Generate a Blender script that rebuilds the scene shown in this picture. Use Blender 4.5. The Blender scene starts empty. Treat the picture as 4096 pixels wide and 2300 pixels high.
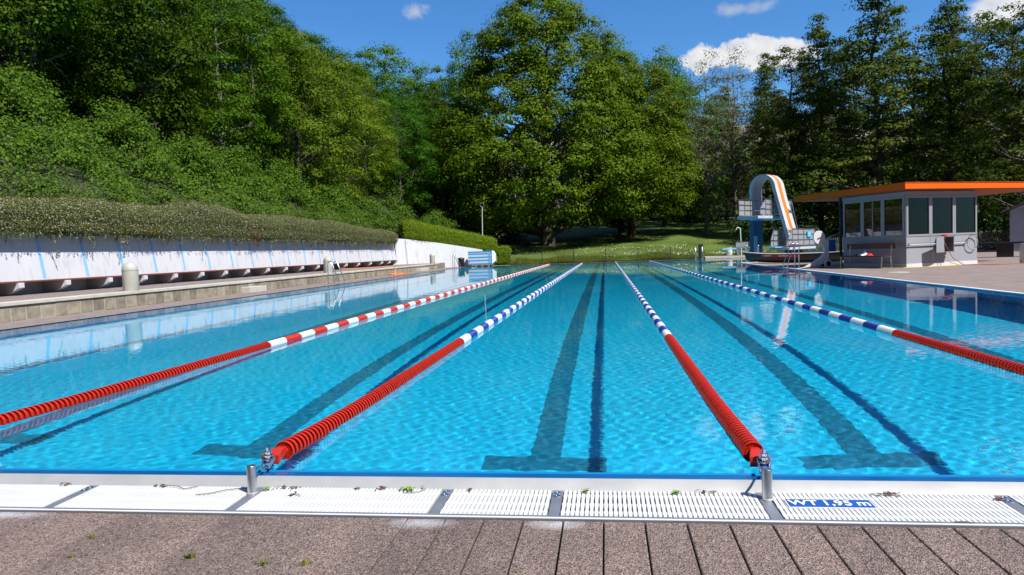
import bpy, bmesh, math, random
import numpy as np
from mathutils import Matrix, Vector

S = bpy.context.scene
COL = S.collection
R = math.radians
PI = math.pi

# ------------------------------------------------------------------ helpers
def link(o, parent=None):
    COL.objects.link(o)
    if parent is not None:
        o.parent = parent
    return o

def tag(o, label=None, cat=None, group=None, kind=None):
    if label: o['label'] = label
    if cat: o['category'] = cat
    if group: o['group'] = group
    if kind: o['kind'] = kind
    return o

def empty(name, loc=(0, 0, 0), rz=0.0, label=None, cat=None, group=None):
    o = bpy.data.objects.new(name, None)
    o.empty_display_size = 0.1
    link(o)
    o.location = loc
    o.rotation_euler = (0, 0, rz)
    return tag(o, label, cat, group)

def copy_tree(o, parent=None):
    c = o.copy()
    COL.objects.link(c)
    c.parent = parent
    for ch in list(o.children):
        copy_tree(ch, c)
    return c

class MB:
    """collects simple shapes into one mesh"""
    def __init__(self):
        self.v, self.f, self.m = [], [], []
        self.mi = 0
    def add(self, vs, fs):
        n = len(self.v)
        self.v += [tuple(p) for p in vs]
        for f in fs:
            self.f.append([n + i for i in f]); self.m.append(self.mi)
        return self
    def box(self, x0, x1, y0, y1, z0, z1):
        v = [(x0, y0, z0), (x1, y0, z0), (x1, y1, z0), (x0, y1, z0), (x0, y0, z1), (x1, y0, z1), (x1, y1, z1), (x0, y1, z1)]
        return self.add(v, [(0, 3, 2, 1), (4, 5, 6, 7), (0, 1, 5, 4), (1, 2, 6, 5), (2, 3, 7, 6), (3, 0, 4, 7)])
    def bar(self, a, b, w, h, up=(0, 0, 1)):
        a, b = Vector(a), Vector(b)
        d = (b - a).normalized(); u = Vector(up)
        s = d.cross(u)
        if s.length < 1e-5: s = d.cross(Vector((1, 0, 0)))
        s.normalize(); u = s.cross(d)
        s *= w / 2; u *= h / 2
        v = [a - s - u, a + s - u, a + s + u, a - s + u, b - s - u, b + s - u, b + s + u, b - s + u]
        return self.add(v, [(0, 1, 2, 3), (7, 6, 5, 4), (0, 4, 5, 1), (1, 5, 6, 2), (2, 6, 7, 3), (3, 7, 4, 0)])
    def tube(self, pts, r, n=10, caps=True):
        pts = [Vector(p) for p in pts]
        rs = r if isinstance(r, (list, tuple)) else [r] * len(pts)
        vs, fs = [], []
        ref = None
        for i, p in enumerate(pts):
            if i == 0: d = pts[1] - p
            elif i == len(pts) - 1: d = p - pts[-2]
            else: d = (pts[i + 1] - p).normalized() + (p - pts[i - 1]).normalized()
            d.normalize()
            if ref is None:
                ref = d.cross(Vector((0, 0, 1)))
                if ref.length < .05: ref = d.cross(Vector((0, 1, 0)))
            ref = (ref - d * ref.dot(d)).normalized()
            b = d.cross(ref)
            for k in range(n):
                a = 2 * PI * k / n
                vs.append(p + (ref * math.cos(a) + b * math.sin(a)) * rs[i])
        for i in range(len(pts) - 1):
            for k in range(n):
                fs.append((i * n + k, i * n + (k + 1) % n, (i + 1) * n + (k + 1) % n, (i + 1) * n + k))
        if caps:
            fs.append(tuple(range(n - 1, -1, -1))); m = (len(pts) - 1) * n
            fs.append(tuple(range(m, m + n)))
        return self.add(vs, fs)
    def lathe(self, prof, n=20, c=(0, 0, 0), axis='Z', closed=False):
        vs, fs = [], []
        for r, h in prof:
            for k in range(n):
                a = 2 * PI * k / n; x, y = r * math.cos(a), r * math.sin(a)
                p = (x, y, h) if axis == 'Z' else ((x, h, y) if axis == 'Y' else (h, x, y))
                vs.append((p[0] + c[0], p[1] + c[1], p[2] + c[2]))
        m = len(prof)
        for i in range(m if closed else m - 1):
            j = (i + 1) % m
            for k in range(n):
                fs.append((i * n + k, i * n + (k + 1) % n, j * n + (k + 1) % n, j * n + k))
        if not closed:
            fs.append(tuple(range(n - 1, -1, -1))); fs.append(tuple(range((m - 1) * n, m * n)))
        return self.add(vs, fs)
    def prism(self, poly, a, b, axis='Y'):
        """poly in the plane across axis, extruded from a to b"""
        def P(u, v, t): return (u, t, v) if axis == 'Y' else ((t, u, v) if axis == 'X' else (u, v, t))
        n = len(poly)
        vs = [P(u, v, a) for u, v in poly] + [P(u, v, b) for u, v in poly]
        fs = [tuple(range(n)), tuple(range(2 * n - 1, n - 1, -1))] + [(i, i + n, (i + 1) % n + n, (i + 1) % n) for i in range(n)]
        return self.add(vs, fs)
    def build(self, name, mat, parent=None, smooth=False, bevel=0, angle=40):
        me = bpy.data.meshes.new(name)
        me.from_pydata(self.v, [], self.f)
        mats = mat if isinstance(mat, (list, tuple)) else [mat]
        for m in mats: me.materials.append(m)
        if len(mats) > 1: me.polygons.foreach_set('material_index', self.m)
        bm = bmesh.new(); bm.from_mesh(me)
        bmesh.ops.recalc_face_normals(bm, faces=bm.faces)
        if bevel:
            es = [e for e in bm.edges if len(e.link_faces) == 2 and e.calc_face_angle(0) > .6]
            bmesh.ops.bevel(bm, geom=es, offset=bevel, segments=2, affect='EDGES', profile=.6, clamp_overlap=True)
        bm.to_mesh(me); bm.free()
        if smooth:
            me.polygons.foreach_set('use_smooth', [True] * len(me.polygons))
            me.set_sharp_from_angle(angle=R(angle))
        o = bpy.data.objects.new(name, me)
        return link(o, parent)

def raw_mesh(name, V, F, mat, parent=None, smooth=False):
    """V (n,3) float, F (m,4) or (m,3) int numpy arrays"""
    k = F.shape[1]
    me = bpy.data.meshes.new(name)
    me.vertices.add(len(V)); me.vertices.foreach_set('co', np.ascontiguousarray(V, np.float32).ravel())
    me.loops.add(F.size); me.loops.foreach_set('vertex_index', np.ascontiguousarray(F, np.int32).ravel())
    me.polygons.add(len(F)); me.polygons.foreach_set('loop_start', np.arange(0, F.size, k, dtype=np.int32))
    me.update(calc_edges=True)
    if smooth: me.polygons.foreach_set('use_smooth', np.ones(len(F), bool))
    me.materials.append(mat); me.update()
    o = bpy.data.objects.new(name, me)
    return link(o, parent)

def arc(c, r, a0, a1, n, plane='XZ'):
    out = []
    for i in range(n + 1):
        a = a0 + (a1 - a0) * i / n
        u, v = r * math.cos(a), r * math.sin(a)
        out.append((c[0] + u, c[1], c[2] + v) if plane == 'XZ' else ((c[0], c[1] + u, c[2] + v) if plane == 'YZ' else (c[0] + u, c[1] + v, c[2])))
    return out

def text_obj(name, txt, size, mat, mtx, parent=None, extrude=.001, bold=0.0, align='CENTER', sx=1.0):
    cu = bpy.data.curves.new(name, 'FONT'); cu.body = txt; cu.size = size
    cu.align_x = align; cu.align_y = 'CENTER'; cu.extrude = extrude; cu.offset = bold; cu.resolution_u = 3
    t = bpy.data.objects.new('tmp_text', cu); COL.objects.link(t)
    bpy.context.view_layer.update()
    me = bpy.data.meshes.new_from_object(t.evaluated_get(bpy.context.evaluated_depsgraph_get()))
    bpy.data.objects.remove(t); bpy.data.curves.remove(cu)
    me.transform(Matrix.Diagonal((sx, 1, 1, 1))); me.materials.clear(); me.materials.append(mat); me.name = name
    o = bpy.data.objects.new(name, me); link(o, parent); o.matrix_local = mtx
    return o

def frame_mtx(o, x, y):
    """matrix with local x along x, local y along y"""
    x, y = Vector(x).normalized(), Vector(y).normalized(); z = x.cross(y)
    m = Matrix((x, y, z)).transposed().to_4x4(); m.translation = o
    return m

# ------------------------------------------------------------------ materials
def new_mat(name):
    m = bpy.data.materials.new(name); m.use_nodes = True
    return m, m.node_tree, m.node_tree.nodes['Principled BSDF']

def N(nt, typ, **k):
    n = nt.nodes.new(typ)
    for a, v in k.items():
        if a.startswith('in_'): n.inputs[int(a[3:])].default_value = v
        else: setattr(n, a, v)
    return n

def ramp(nt, stops, fac=None):
    r = nt.nodes.new('ShaderNodeValToRGB'); e = r.color_ramp.elements
    while len(e) < len(stops): e.new(.5)
    for i, (p, c) in enumerate(stops):
        e[i].position = p; e[i].color = c if len(c) == 4 else (*c, 1)
    if fac is not None: nt.links.new(fac, r.inputs[0])
    return r

def noise(nt, scale, detail=4, rough=.55, coord='Object', stretch=None, dist=0):
    tc = nt.nodes.new('ShaderNodeTexCoord'); src = tc.outputs[coord]
    if stretch:
        mp = N(nt, 'ShaderNodeMapping'); mp.inputs['Scale'].default_value = stretch
        nt.links.new(src, mp.inputs[0]); src = mp.outputs[0]
    n = N(nt, 'ShaderNodeTexNoise'); n.inputs['Scale'].default_value = scale; n.inputs['Detail'].default_value = detail
    n.inputs['Roughness'].default_value = rough; n.inputs['Distortion'].default_value = dist
    nt.links.new(src, n.inputs['Vector'])
    return n

def mixc(nt, fac, a, b, mode='MIX'):
    m = N(nt, 'ShaderNodeMix', data_type='RGBA', blend_type=mode)
    for s, v in ((0, fac), (6, a), (7, b)):
        if hasattr(v, 'links') or isinstance(v, bpy.types.NodeSocket): nt.links.new(v, m.inputs[s])
        else: m.inputs[s].default_value = v if s == 0 else ((*v, 1) if len(v) == 3 else v)
    return m.outputs[2]

def bump(nt, bsdf, height, strength=.3, dist=.01):
    b = N(nt, 'ShaderNodeBump'); b.inputs['Strength'].default_value = strength; b.inputs['Distance'].default_value = dist
    nt.links.new(height, b.inputs['Height']); nt.links.new(b.outputs[0], bsdf.inputs['Normal'])

def simple(name, col, rough=.5, metal=0.0, var=.12, scale=6.0, bmp=0.0, bscale=60, spec=.5, coat=0):
    """plain surface with slight mottling"""
    m, nt, b = new_mat(name)
    n = noise(nt, scale, 5)
    lo = tuple(c * (1 - var) for c in col); hi = tuple(min(1, c * (1 + var)) for c in col)
    r = ramp(nt, [(.3, lo), (.7, hi)], n.outputs[0])
    nt.links.new(r.outputs[0], b.inputs['Base Color'])
    b.inputs['Roughness'].default_value = rough; b.inputs['Metallic'].default_value = metal
    b.inputs['Specular IOR Level'].default_value = spec; b.inputs['Coat Weight'].default_value = coat
    rr = N(nt, 'ShaderNodeMapRange'); rr.inputs[3].default_value = max(.02, rough - .08); rr.inputs[4].default_value = min(1, rough + .1)
    nt.links.new(n.outputs[0], rr.inputs[0]); nt.links.new(rr.outputs[0], b.inputs['Roughness'])
    if bmp:
        n2 = noise(nt, bscale, 4); bump(nt, b, n2.outputs[0], bmp, .004)
    return m

def leaf_mat(name, cols, transl=.3, tree_var=.16, rough=.55, spec=.10):
    m, nt, b = new_mat(name)
    g = N(nt, 'ShaderNodeNewGeometry'); oi = N(nt, 'ShaderNodeObjectInfo')
    r = ramp(nt, [(i / max(1, len(cols) - 1), c) for i, c in enumerate(cols)], g.outputs['Random Per Island'])
    hsv = N(nt, 'ShaderNodeHueSaturation')
    mr = N(nt, 'ShaderNodeMapRange'); mr.inputs[3].default_value = 1 - tree_var; mr.inputs[4].default_value = 1 + tree_var
    nt.links.new(oi.outputs['Random'], mr.inputs[0]); nt.links.new(mr.outputs[0], hsv.inputs['Value'])
    mh = N(nt, 'ShaderNodeMapRange'); mh.inputs[3].default_value = .5 - tree_var * .09; mh.inputs[4].default_value = .5 + tree_var * .09
    fr = N(nt, 'ShaderNodeMath', operation='FRACT'); mu = N(nt, 'ShaderNodeMath', operation='MULTIPLY'); mu.inputs[1].default_value = 7.31
    nt.links.new(oi.outputs['Random'], mu.inputs[0]); nt.links.new(mu.outputs[0], fr.inputs[0]); nt.links.new(fr.outputs[0], mh.inputs[0]); nt.links.new(mh.outputs[0], hsv.inputs['Hue'])
    nt.links.new(r.outputs[0], hsv.inputs['Color'])
    nt.links.new(hsv.outputs[0], b.inputs['Base Color']); b.inputs['Roughness'].default_value = rough; b.inputs['Specular IOR Level'].default_value = spec
    t = N(nt, 'ShaderNodeBsdfTranslucent'); tb = mixc(nt, .5, hsv.outputs[0], (.5, .7, .02), 'MULTIPLY')
    mm = N(nt, 'ShaderNodeMix', data_type='RGBA', blend_type='ADD'); mm.inputs[0].default_value = .5
    nt.links.new(hsv.outputs[0], mm.inputs[6]); nt.links.new(hsv.outputs[0], mm.inputs[7])
    nt.links.new(hsv.outputs[0], t.inputs[0])
    mx = N(nt, 'ShaderNodeMixShader'); mx.inputs[0].default_value = transl
    out = nt.nodes['Material Output']
    nt.links.new(b.outputs[0], mx.inputs[1]); nt.links.new(t.outputs[0], mx.inputs[2]); nt.links.new(mx.outputs[0], out.inputs[0])
    return m

M = {}
M['steel'] = simple('brushed_steel', (.62, .63, .65), .34, 1.0, .06, 9)
M['steel_bright'] = simple('polished_steel', (.75, .76, .78), .2, 1.0, .05, 5)
M['steel_pale'] = simple('satin_steel', (.53, .51, .47), .5, .5, .07, 4)
M['steel_flat'] = simple('matt_steel', (.24, .25, .28), .55, .5, .12, 6)
M['red_plastic'] = simple('red_plastic', (.50, .020, .004), .32, 0, .08, 8, spec=.5)
M['white_plastic'] = simple('white_plastic', (.66, .66, .65), .4, 0, .04, 8)
M['blue_plastic'] = simple('blue_plastic', (.012, .035, .26), .35, 0, .08, 8)
M['grate'] = simple('grate_plastic', (.64, .64, .63), .5, 0, .05, 3)
M['channel'] = simple('channel_dirt', (.16, .14, .10), .8, 0, .4, 14)
M['blue_rim'] = simple('flat_blue_rim', (.002, .088, .25), .12, 0, .1, 3)
M['pool_wall'] = simple('pool_wall_blue', (.02, .36, .72), .5, 0, .06, 1.2)
M['white_wall_plain'] = simple('white_render_plain', (.58, .585, .61), .75, 0, .05, 1.2)
M['stripe_blue'] = simple('blue_stripe_paint', (.22, .47, .78), .7, 0, .12, 5)
M['sign_white'] = simple('sign_white', (.82, .82, .82), .4, 0, .02)
M['sign_blue'] = simple('sign_blue', (.012, .085, .36), .4, 0, .05)
M['cyan_sign'] = simple('cyan_sign', (.03, .42, .85), .4, 0, .05)
M['black'] = simple('black_plastic', (.012, .012, .014), .4, 0, .2)
M['dark_metal'] = simple('dark_metal', (.02, .021, .024), .45, .3, .2)
M['bench_wood'] = simple('red_brown_wood', (.16, .048, .026), .5, 0, .28, 14)
M['dark_wood'] = simple('dark_bench_wood', (.085, .022, .014), .45, 0, .25, 10)
M['bollard'] = simple('beige_bollard', (.44, .42, .36), .45, 0, .05, 4)
M['coping'] = simple('pale_coping', (.50, .475, .41), .8, 0, .12, 3, .2, 50)
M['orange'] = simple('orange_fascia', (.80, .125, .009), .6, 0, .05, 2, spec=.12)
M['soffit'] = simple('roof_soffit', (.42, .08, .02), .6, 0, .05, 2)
M['panel'] = simple('grey_panel', (.36, .365, .40), .45, .1, .04, 1.5)
M['frame_grey'] = simple('grey_frame', (.31, .315, .345), .4, .1, .04, 3)
M['inside'] = simple('interior_grey', (.30, .31, .32), .8, 0, .08, 2)
M['inside_dark'] = simple('interior_dark', (.05, .05, .055), .7, 0, .1, 2)
M['white_paint'] = simple('white_paint', (.66, .66, .66), .5, 0, .06, 2)
M['tower_white'] = simple('tower_white', (.50, .51, .54), .6, 0, .1, 1.6, .15, 30)
M['tower_blue'] = simple('tower_blue', (.045, .105, .21), .55, 0, .1, 1.4)
M['tower_orange'] = simple('tower_orange', (.92, .19, .008), .5, 0, .06, 2)
M['board_blue'] = simple('board_blue', (.20, .52, .80), .5, 0, .08, 3)
M['box_blue'] = simple('box_blue', (.03, .32, .72), .45, 0, .06, 3)
M['hull'] = simple('dark_hull', (.022, .024, .03), .3, 0, .2, 5)
M['decal_red'] = simple('decal_red', (.55, .03, .08), .4, 0, .1, 9)
M['towel'] = simple('towel_white', (.75, .72, .74), .95, 0, .1, 30)
M['towel_red'] = simple('towel_red', (.55, .03, .03), .95, 0, .2, 30)
M['hose_orange'] = simple('hose_orange', (.80, .20, .03), .45)
M['hose_yellow'] = simple('hose_yellow', (.70, .48, .04), .5)
M['hose_red'] = simple('hose_red', (.40, .07, .04), .5)
M['shed'] = simple('shed_paint', (.34, .37, .46), .7, 0, .08, 3)
M['shed_roof'] = simple('shed_roof', (.06, .055, .06), .9, 0, .2, 6)
M['picket'] = simple('grey_picket_wood', (.16, .125, .09), .85, 0, .35, 9)
M['pallet'] = simple('pallet_wood', (.33, .22, .13), .8, 0, .3, 12)
M['drum'] = simple('white_drum', (.62, .62, .58), .5, 0, .08, 4)
M['fence_wire'] = simple('fence_wire', (.035, .05, .048), .55, .3, .1)
M['bin_bag'] = simple('bin_bag', (.01, .01, .012), .3, 0, .2)
M['bark'] = simple('bark', (.085, .066, .05), .95, 0, .45, 7, .6, 20)
M['bark_pale'] = simple('bark_pale', (.20, .17, .14), .95, 0, .35, 6, .5, 18)
M['twig'] = simple('dry_twig', (.20, .145, .09), .9, 0, .3)
M['leaf_brown'] = simple('dead_leaf', (.13, .055, .022), .85, 0, .4, 40)
M['leaf_fresh'] = simple('fresh_leaf', (.18, .30, .03), .6, 0, .25, 40)
M['kerb_stone'] = None

# --- leaf materials
M['oak'] = leaf_mat('oak_leaves', [(.060, .108, .003), (.100, .165, .005), (.148, .208, .008)], .34, .06)
M['oak2'] = leaf_mat('maple_leaves', [(.05, .135, .004), (.085, .195, .007), (.13, .25, .010)], .34, .06)
M['forest'] = leaf_mat('forest_leaves', [(.024, .070, .002), (.050, .120, .004), (.092, .170, .007)], .34, .24)
M['forest_light'] = leaf_mat('light_forest_leaves', [(.075, .130, .006), (.12, .19, .009), (.17, .23, .014)], .34, .1)
M['alder'] = leaf_mat('alder_leaves', [(.055, .082, .009), (.09, .125, .012), (.14, .17, .018)], .36, .14)
M['birch'] = leaf_mat('sparse_leaves', [(.09, .115, .03), (.13, .16, .045), (.18, .21, .06)], .35, .05)
M['bramble'] = leaf_mat('bramble_leaves', [(.032, .076, .005), (.068, .138, .009), (.115, .19, .016)], .26, .0)
M['weeds'] = leaf_mat('weed_leaves', [(.045, .10, .012), (.09, .16, .02), (.16, .21, .04)], .3, .0)
M['cotoneaster'] = leaf_mat('cotoneaster_leaves', [(.050, .060, .012), (.105, .120, .022), (.155, .155, .035), (.12, .130, .024), (.50, .49, .42)], .15, .0)
M['hornbeam'] = leaf_mat('hornbeam_leaves', [(.085, .145, .005), (.15, .23, .009), (.23, .30, .015)], .28, .03)
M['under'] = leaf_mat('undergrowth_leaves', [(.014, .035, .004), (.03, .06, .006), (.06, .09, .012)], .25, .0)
M['grass_blade'] = leaf_mat('grass_blades', [(.09, .14, .014), (.15, .20, .022), (.22, .235, .045)], .35, .0)
M['leaf_rust'] = simple('rusty_leaf', (.12, .035, .02), .9, 0, .4, 30)
M['petal'] = simple('daisy_petal', (.75, .75, .70), .8, 0, .05)

def deck_mat(name, base, dark, light, stains=(), scale=1.0, joint=None):
    """washed aggregate concrete: fine pink brown and grey speckle"""
    m, nt, b = new_mat(name)
    tc = nt.nodes.new('ShaderNodeTexCoord')
    v = N(nt, 'ShaderNodeTexVoronoi'); v.inputs['Scale'].default_value = 190 * scale; nt.links.new(tc.outputs['Object'], v.inputs['Vector'])
    sep = N(nt, 'ShaderNodeSeparateColor'); nt.links.new(v.outputs['Color'], sep.inputs[0])
    r = ramp(nt, [(0.0, dark), (.22, dark), (.34, base), (.72, base), (.93, light), (1.0, tuple(min(1, c * 1.25) for c in light))], sep.outputs[0])
    n = noise(nt, 2.2, 6, .6); n3 = noise(nt, 38, 3, .6)
    c = mixc(nt, 1.0, r.outputs[0], ramp(nt, [(.3, (.78, .77, .77)), (.7, (1.12, 1.1, 1.08))], n.outputs[0]).outputs[0], 'MULTIPLY')
    c = mixc(nt, 1.0, c, ramp(nt, [(.3, (.82, .82, .82)), (.7, (1.15, 1.15, 1.15))], n3.outputs[0]).outputs[0], 'MULTIPLY')
    for (x, y, rx, ry, a) in stains:
        mp = N(nt, 'ShaderNodeMapping'); mp.inputs['Location'].default_value = (-x / rx, -y / ry, 0); mp.inputs['Scale'].default_value = (1 / rx, 1 / ry, 0)
        nt.links.new(tc.outputs['Object'], mp.inputs[0])
        ln = N(nt, 'ShaderNodeVectorMath', operation='LENGTH'); nt.links.new(mp.outputs[0], ln.inputs[0])
        ad = N(nt, 'ShaderNodeMath', operation='ADD'); nn = noise(nt, 22, 4, .6); nm = N(nt, 'ShaderNodeMath', operation='MULTIPLY_ADD'); nm.inputs[1].default_value = .9; nm.inputs[2].default_value = -.45
        nt.links.new(nn.outputs[0], nm.inputs[0]); nt.links.new(ln.outputs['Value'], ad.inputs[0]); nt.links.new(nm.outputs[0], ad.inputs[1])
        rr = ramp(nt, [(.15, (a, a, a)), (1.0, (0, 0, 0))], ad.outputs[0])
        c = mixc(nt, rr.outputs[0], c, (.58, .57, .58))
    ge = N(nt, 'ShaderNodeNewGeometry')
    if stains: c = mixc(nt, 1.0, c, ramp(nt, [(0, (.86, .86, .87)), (.6, (1, 1, 1)), (1, (1.10, 1.09, 1.07))], ge.outputs['Random Per Island']).outputs[0], 'MULTIPLY')
    nt.links.new(c, b.inputs['Base Color']); b.inputs['Roughness'].default_value = .85
    bump(nt, b, v.outputs['Distance'], .9, .006)
    return m

M['paver'] = deck_mat('washed_paver', (.236, .162, .134), (.080, .066, .060), (.345, .262, .22),
                      stains=[(-.25, -.575, .16, .07, .75), (.31, -.57, .13, .06, .7), (-2.25, -.565, .30, .06, .8)])
M['grout'] = simple('sand_joint', (.16, .12, .10), .95, 0, .35, 30)
M['deck'] = deck_mat('deck_paving', (.255, .20, .18), (.15, .12, .11), (.36, .30, .265), scale=.35)
def brick_deck():
    m, nt, b = new_mat('small_pavers')
    tc = nt.nodes.new('ShaderNodeTexCoord')
    br = N(nt, 'ShaderNodeTexBrick'); nt.links.new(tc.outputs['Object'], br.inputs['Vector'])
    br.inputs['Color1'].default_value = (.225, .172, .152, 1); br.inputs['Color2'].default_value = (.275, .212, .188, 1); br.inputs['Mortar'].default_value = (.14, .11, .09, 1)
    br.inputs['Scale'].default_value = 1; br.inputs['Mortar Size'].default_value = .006; br.inputs['Brick Width'].default_value = .24; br.inputs['Row Height'].default_value = .12
    n = noise(nt, 1.3, 6, .65); n2 = noise(nt, 45, 3)
    c = mixc(nt, 1.0, br.outputs[0], ramp(nt, [(.3, (.80, .79, .78)), (.7, (1.15, 1.13, 1.1))], n.outputs[0]).outputs[0], 'MULTIPLY')
    c = mixc(nt, 1.0, c, ramp(nt, [(.3, (.82, .82, .82)), (.7, (1.15, 1.15, 1.15))], n2.outputs[0]).outputs[0], 'MULTIPLY')
    n4 = noise(nt, .9, 5, .7); c = mixc(nt, ramp(nt, [(.56, (0, 0, 0)), (.72, (.55, .55, .55))], n4.outputs[0]).outputs[0], c, (.20, .19, .10))
    nt.links.new(c, b.inputs['Base Color']); b.inputs['Roughness'].default_value = .88
    bump(nt, b, br.outputs['Fac'], -.3, .004)
    return m
M['brick_deck'] = brick_deck()

def kerb_mat():
    m, nt, b = new_mat('kerb_blocks')
    n = noise(nt, 1.6, 6, .6); n2 = noise(nt, 5, 5, .6, stretch=(1, 1, 1)); g = N(nt, 'ShaderNodeObjectInfo')
    ge = N(nt, 'ShaderNodeNewGeometry')
    r = ramp(nt, [(0, (.21, .185, .14)), (.5, (.285, .25, .19)), (1, (.35, .31, .24))], ge.outputs['Random Per Island'])
    c = mixc(nt, 1.0, r.outputs[0], ramp(nt, [(.3, (.62, .62, .62)), (.62, (1.15, 1.14, 1.1))], n2.outputs[0]).outputs[0], 'MULTIPLY')
    c = mixc(nt, 1.0, c, ramp(nt, [(.35, (.8, .8, .8)), (.65, (1.1, 1.1, 1.1))], n.outputs[0]).outputs[0], 'MULTIPLY')
    nt.links.new(c, b.inputs['Base Color']); b.inputs['Roughness'].default_value = .9; bump(nt, b, n2.outputs[0], .3, .01)
    return m
M['kerb_stone'] = kerb_mat()
M['mortar'] = simple('pale_mortar', (.42, .38, .31), .9, 0, .15, 20)

def wall_mat():
    m, nt, b = new_mat('white_render')
    n = noise(nt, .8, 6, .6); n2 = noise(nt, 5, 5, .6, stretch=(1, 1, .25)); n3 = noise(nt, 45, 4)
    c = mixc(nt, 1.0, ramp(nt, [(.3, (.55, .56, .605)), (.7, (.60, .605, .63))], n.outputs[0]).outputs[0],
             ramp(nt, [(.24, (.76, .74, .70)), (.47, (1, 1, 1))], n2.outputs[0]).outputs[0], 'MULTIPLY')
    nt.links.new(c, b.inputs['Base Color']); b.inputs['Roughness'].default_value = .8; bump(nt, b, n3.outputs[0], .25, .006)
    return m
M['white_wall'] = wall_mat()

def floor_mat(name, col, var):
    m, nt, b = new_mat(name)
    n = noise(nt, .5, 5, .6); n2 = noise(nt, 6, 4)
    c = mixc(nt, 1.0, ramp(nt, [(.3, tuple(x * (1 - var) for x in col)), (.7, tuple(min(1, x * (1 + var)) for x in col))], n.outputs[0]).outputs[0],
             ramp(nt, [(.3, (.93, .93, .93)), (.7, (1.05, 1.05, 1.05))], n2.outputs[0]).outputs[0], 'MULTIPLY')
    nt.links.new(c, b.inputs['Base Color']); b.inputs['Roughness'].default_value = .6
    return m
M['pool_floor'] = floor_mat('pool_floor_blue', (.004, .64, .97), .04)
M['lane_mark'] = floor_mat('lane_line_dark', (.004, .22, .36), .15)

def grass_mat():
    m, nt, b = new_mat('meadow_grass')
    n = noise(nt, .35, 6, .65); n2 = noise(nt, 9, 5, .7, stretch=(1, 2.2, 1))
    c = ramp(nt, [(.28, (.060, .105, .010)), (.5, (.095, .15, .014)), (.72, (.145, .19, .025))], n.outputs[0]).outputs[0]
    c = mixc(nt, 1.0, c, ramp(nt, [(.3, (.6, .62, .5)), (.7, (1.3, 1.25, 1.2))], n2.outputs[0]).outputs[0], 'MULTIPLY')
    nt.links.new(c, b.inputs['Base Color']); b.inputs['Roughness'].default_value = .9; bump(nt, b, n2.outputs[0], .8, .08)
    return m
M['grass'] = grass_mat()
def soil_mat():
    m, nt, b = new_mat('hill_soil')
    n = noise(nt, .6, 6, .65)
    c = ramp(nt, [(.3, (.018, .026, .008)), (.55, (.035, .045, .014)), (.75, (.06, .06, .025))], n.outputs[0]).outputs[0]
    nt.links.new(c, b.inputs['Base Color']); b.inputs['Roughness'].default_value = .95
    return m
M['soil'] = soil_mat()
def vineyard_mat():
    m, nt, b = new_mat('vineyard_hill')
    n = noise(nt, .05, 5, .6); n2 = noise(nt, .9, 3, .6, stretch=(1.0, .04, .04))
    c = mixc(nt, ramp(nt, [(.35, (0, 0, 0)), (.6, (1, 1, 1))], n2.outputs[0]).outputs[0], (.12, .105, .09), (.21, .185, .16))
    c = mixc(nt, ramp(nt, [(.55, (0, 0, 0)), (.6, (1, 1, 1))], n.outputs[0]).outputs[0], c, (.08, .10, .04))
    nt.links.new(c, b.inputs['Base Color']); b.inputs['Roughness'].default_value = .95
    return m
M['vineyard'] = vineyard_mat()

def glass_mat(name, tint, refl):
    m, nt, b = new_mat(name); nt.nodes.remove(b); out = nt.nodes['Material Output']
    t = N(nt, 'ShaderNodeBsdfTransparent'); t.inputs[0].default_value = (*tint, 1)
    g = N(nt, 'ShaderNodeBsdfGlossy'); g.inputs['Roughness'].default_value = .01; g.inputs['Color'].default_value = (.95, .97, 1, 1)
    f = N(nt, 'ShaderNodeFresnel'); f.inputs[0].default_value = refl
    x = N(nt, 'ShaderNodeMixShader'); nt.links.new(f.outputs[0], x.inputs[0]); nt.links.new(t.outputs[0], x.inputs[1]); nt.links.new(g.outputs[0], x.inputs[2]); nt.links.new(x.outputs[0], out.inputs[0])
    return m
M['glass'] = glass_mat('window_glass', (.70, .75, .75), 2.1)

def mesh_panel_mat(name, col, cell, hole):
    """perforated or wire sheet: real gaps through a transparent pattern"""
    m, nt, b = new_mat(name); out = nt.nodes['Material Output']
    b.inputs['Base Color'].default_value = (*col, 1); b.inputs['Roughness'].default_value = .55; b.inputs['Metallic'].default_value = .4
    tc = nt.nodes.new('ShaderNodeTexCoord'); v = N(nt, 'ShaderNodeTexVoronoi'); v.inputs['Scale'].default_value = 1 / cell; v.inputs['Randomness'].default_value = 0
    nt.links.new(tc.outputs['Object'], v.inputs['Vector'])
    lt = N(nt, 'ShaderNodeMath', operation='LESS_THAN'); lt.inputs[1].default_value = hole; nt.links.new(v.outputs['Distance'], lt.inputs[0])
    t = N(nt, 'ShaderNodeBsdfTransparent'); x = N(nt, 'ShaderNodeMixShader')
    nt.links.new(lt.outputs[0], x.inputs[0]); nt.links.new(b.outputs[0], x.inputs[1]); nt.links.new(t.outputs[0], x.inputs[2]); nt.links.new(x.outputs[0], out.inputs[0])
    return m
M['perforated'] = mesh_panel_mat('perforated_sheet', (.40, .40, .40), .022, .24)

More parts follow.
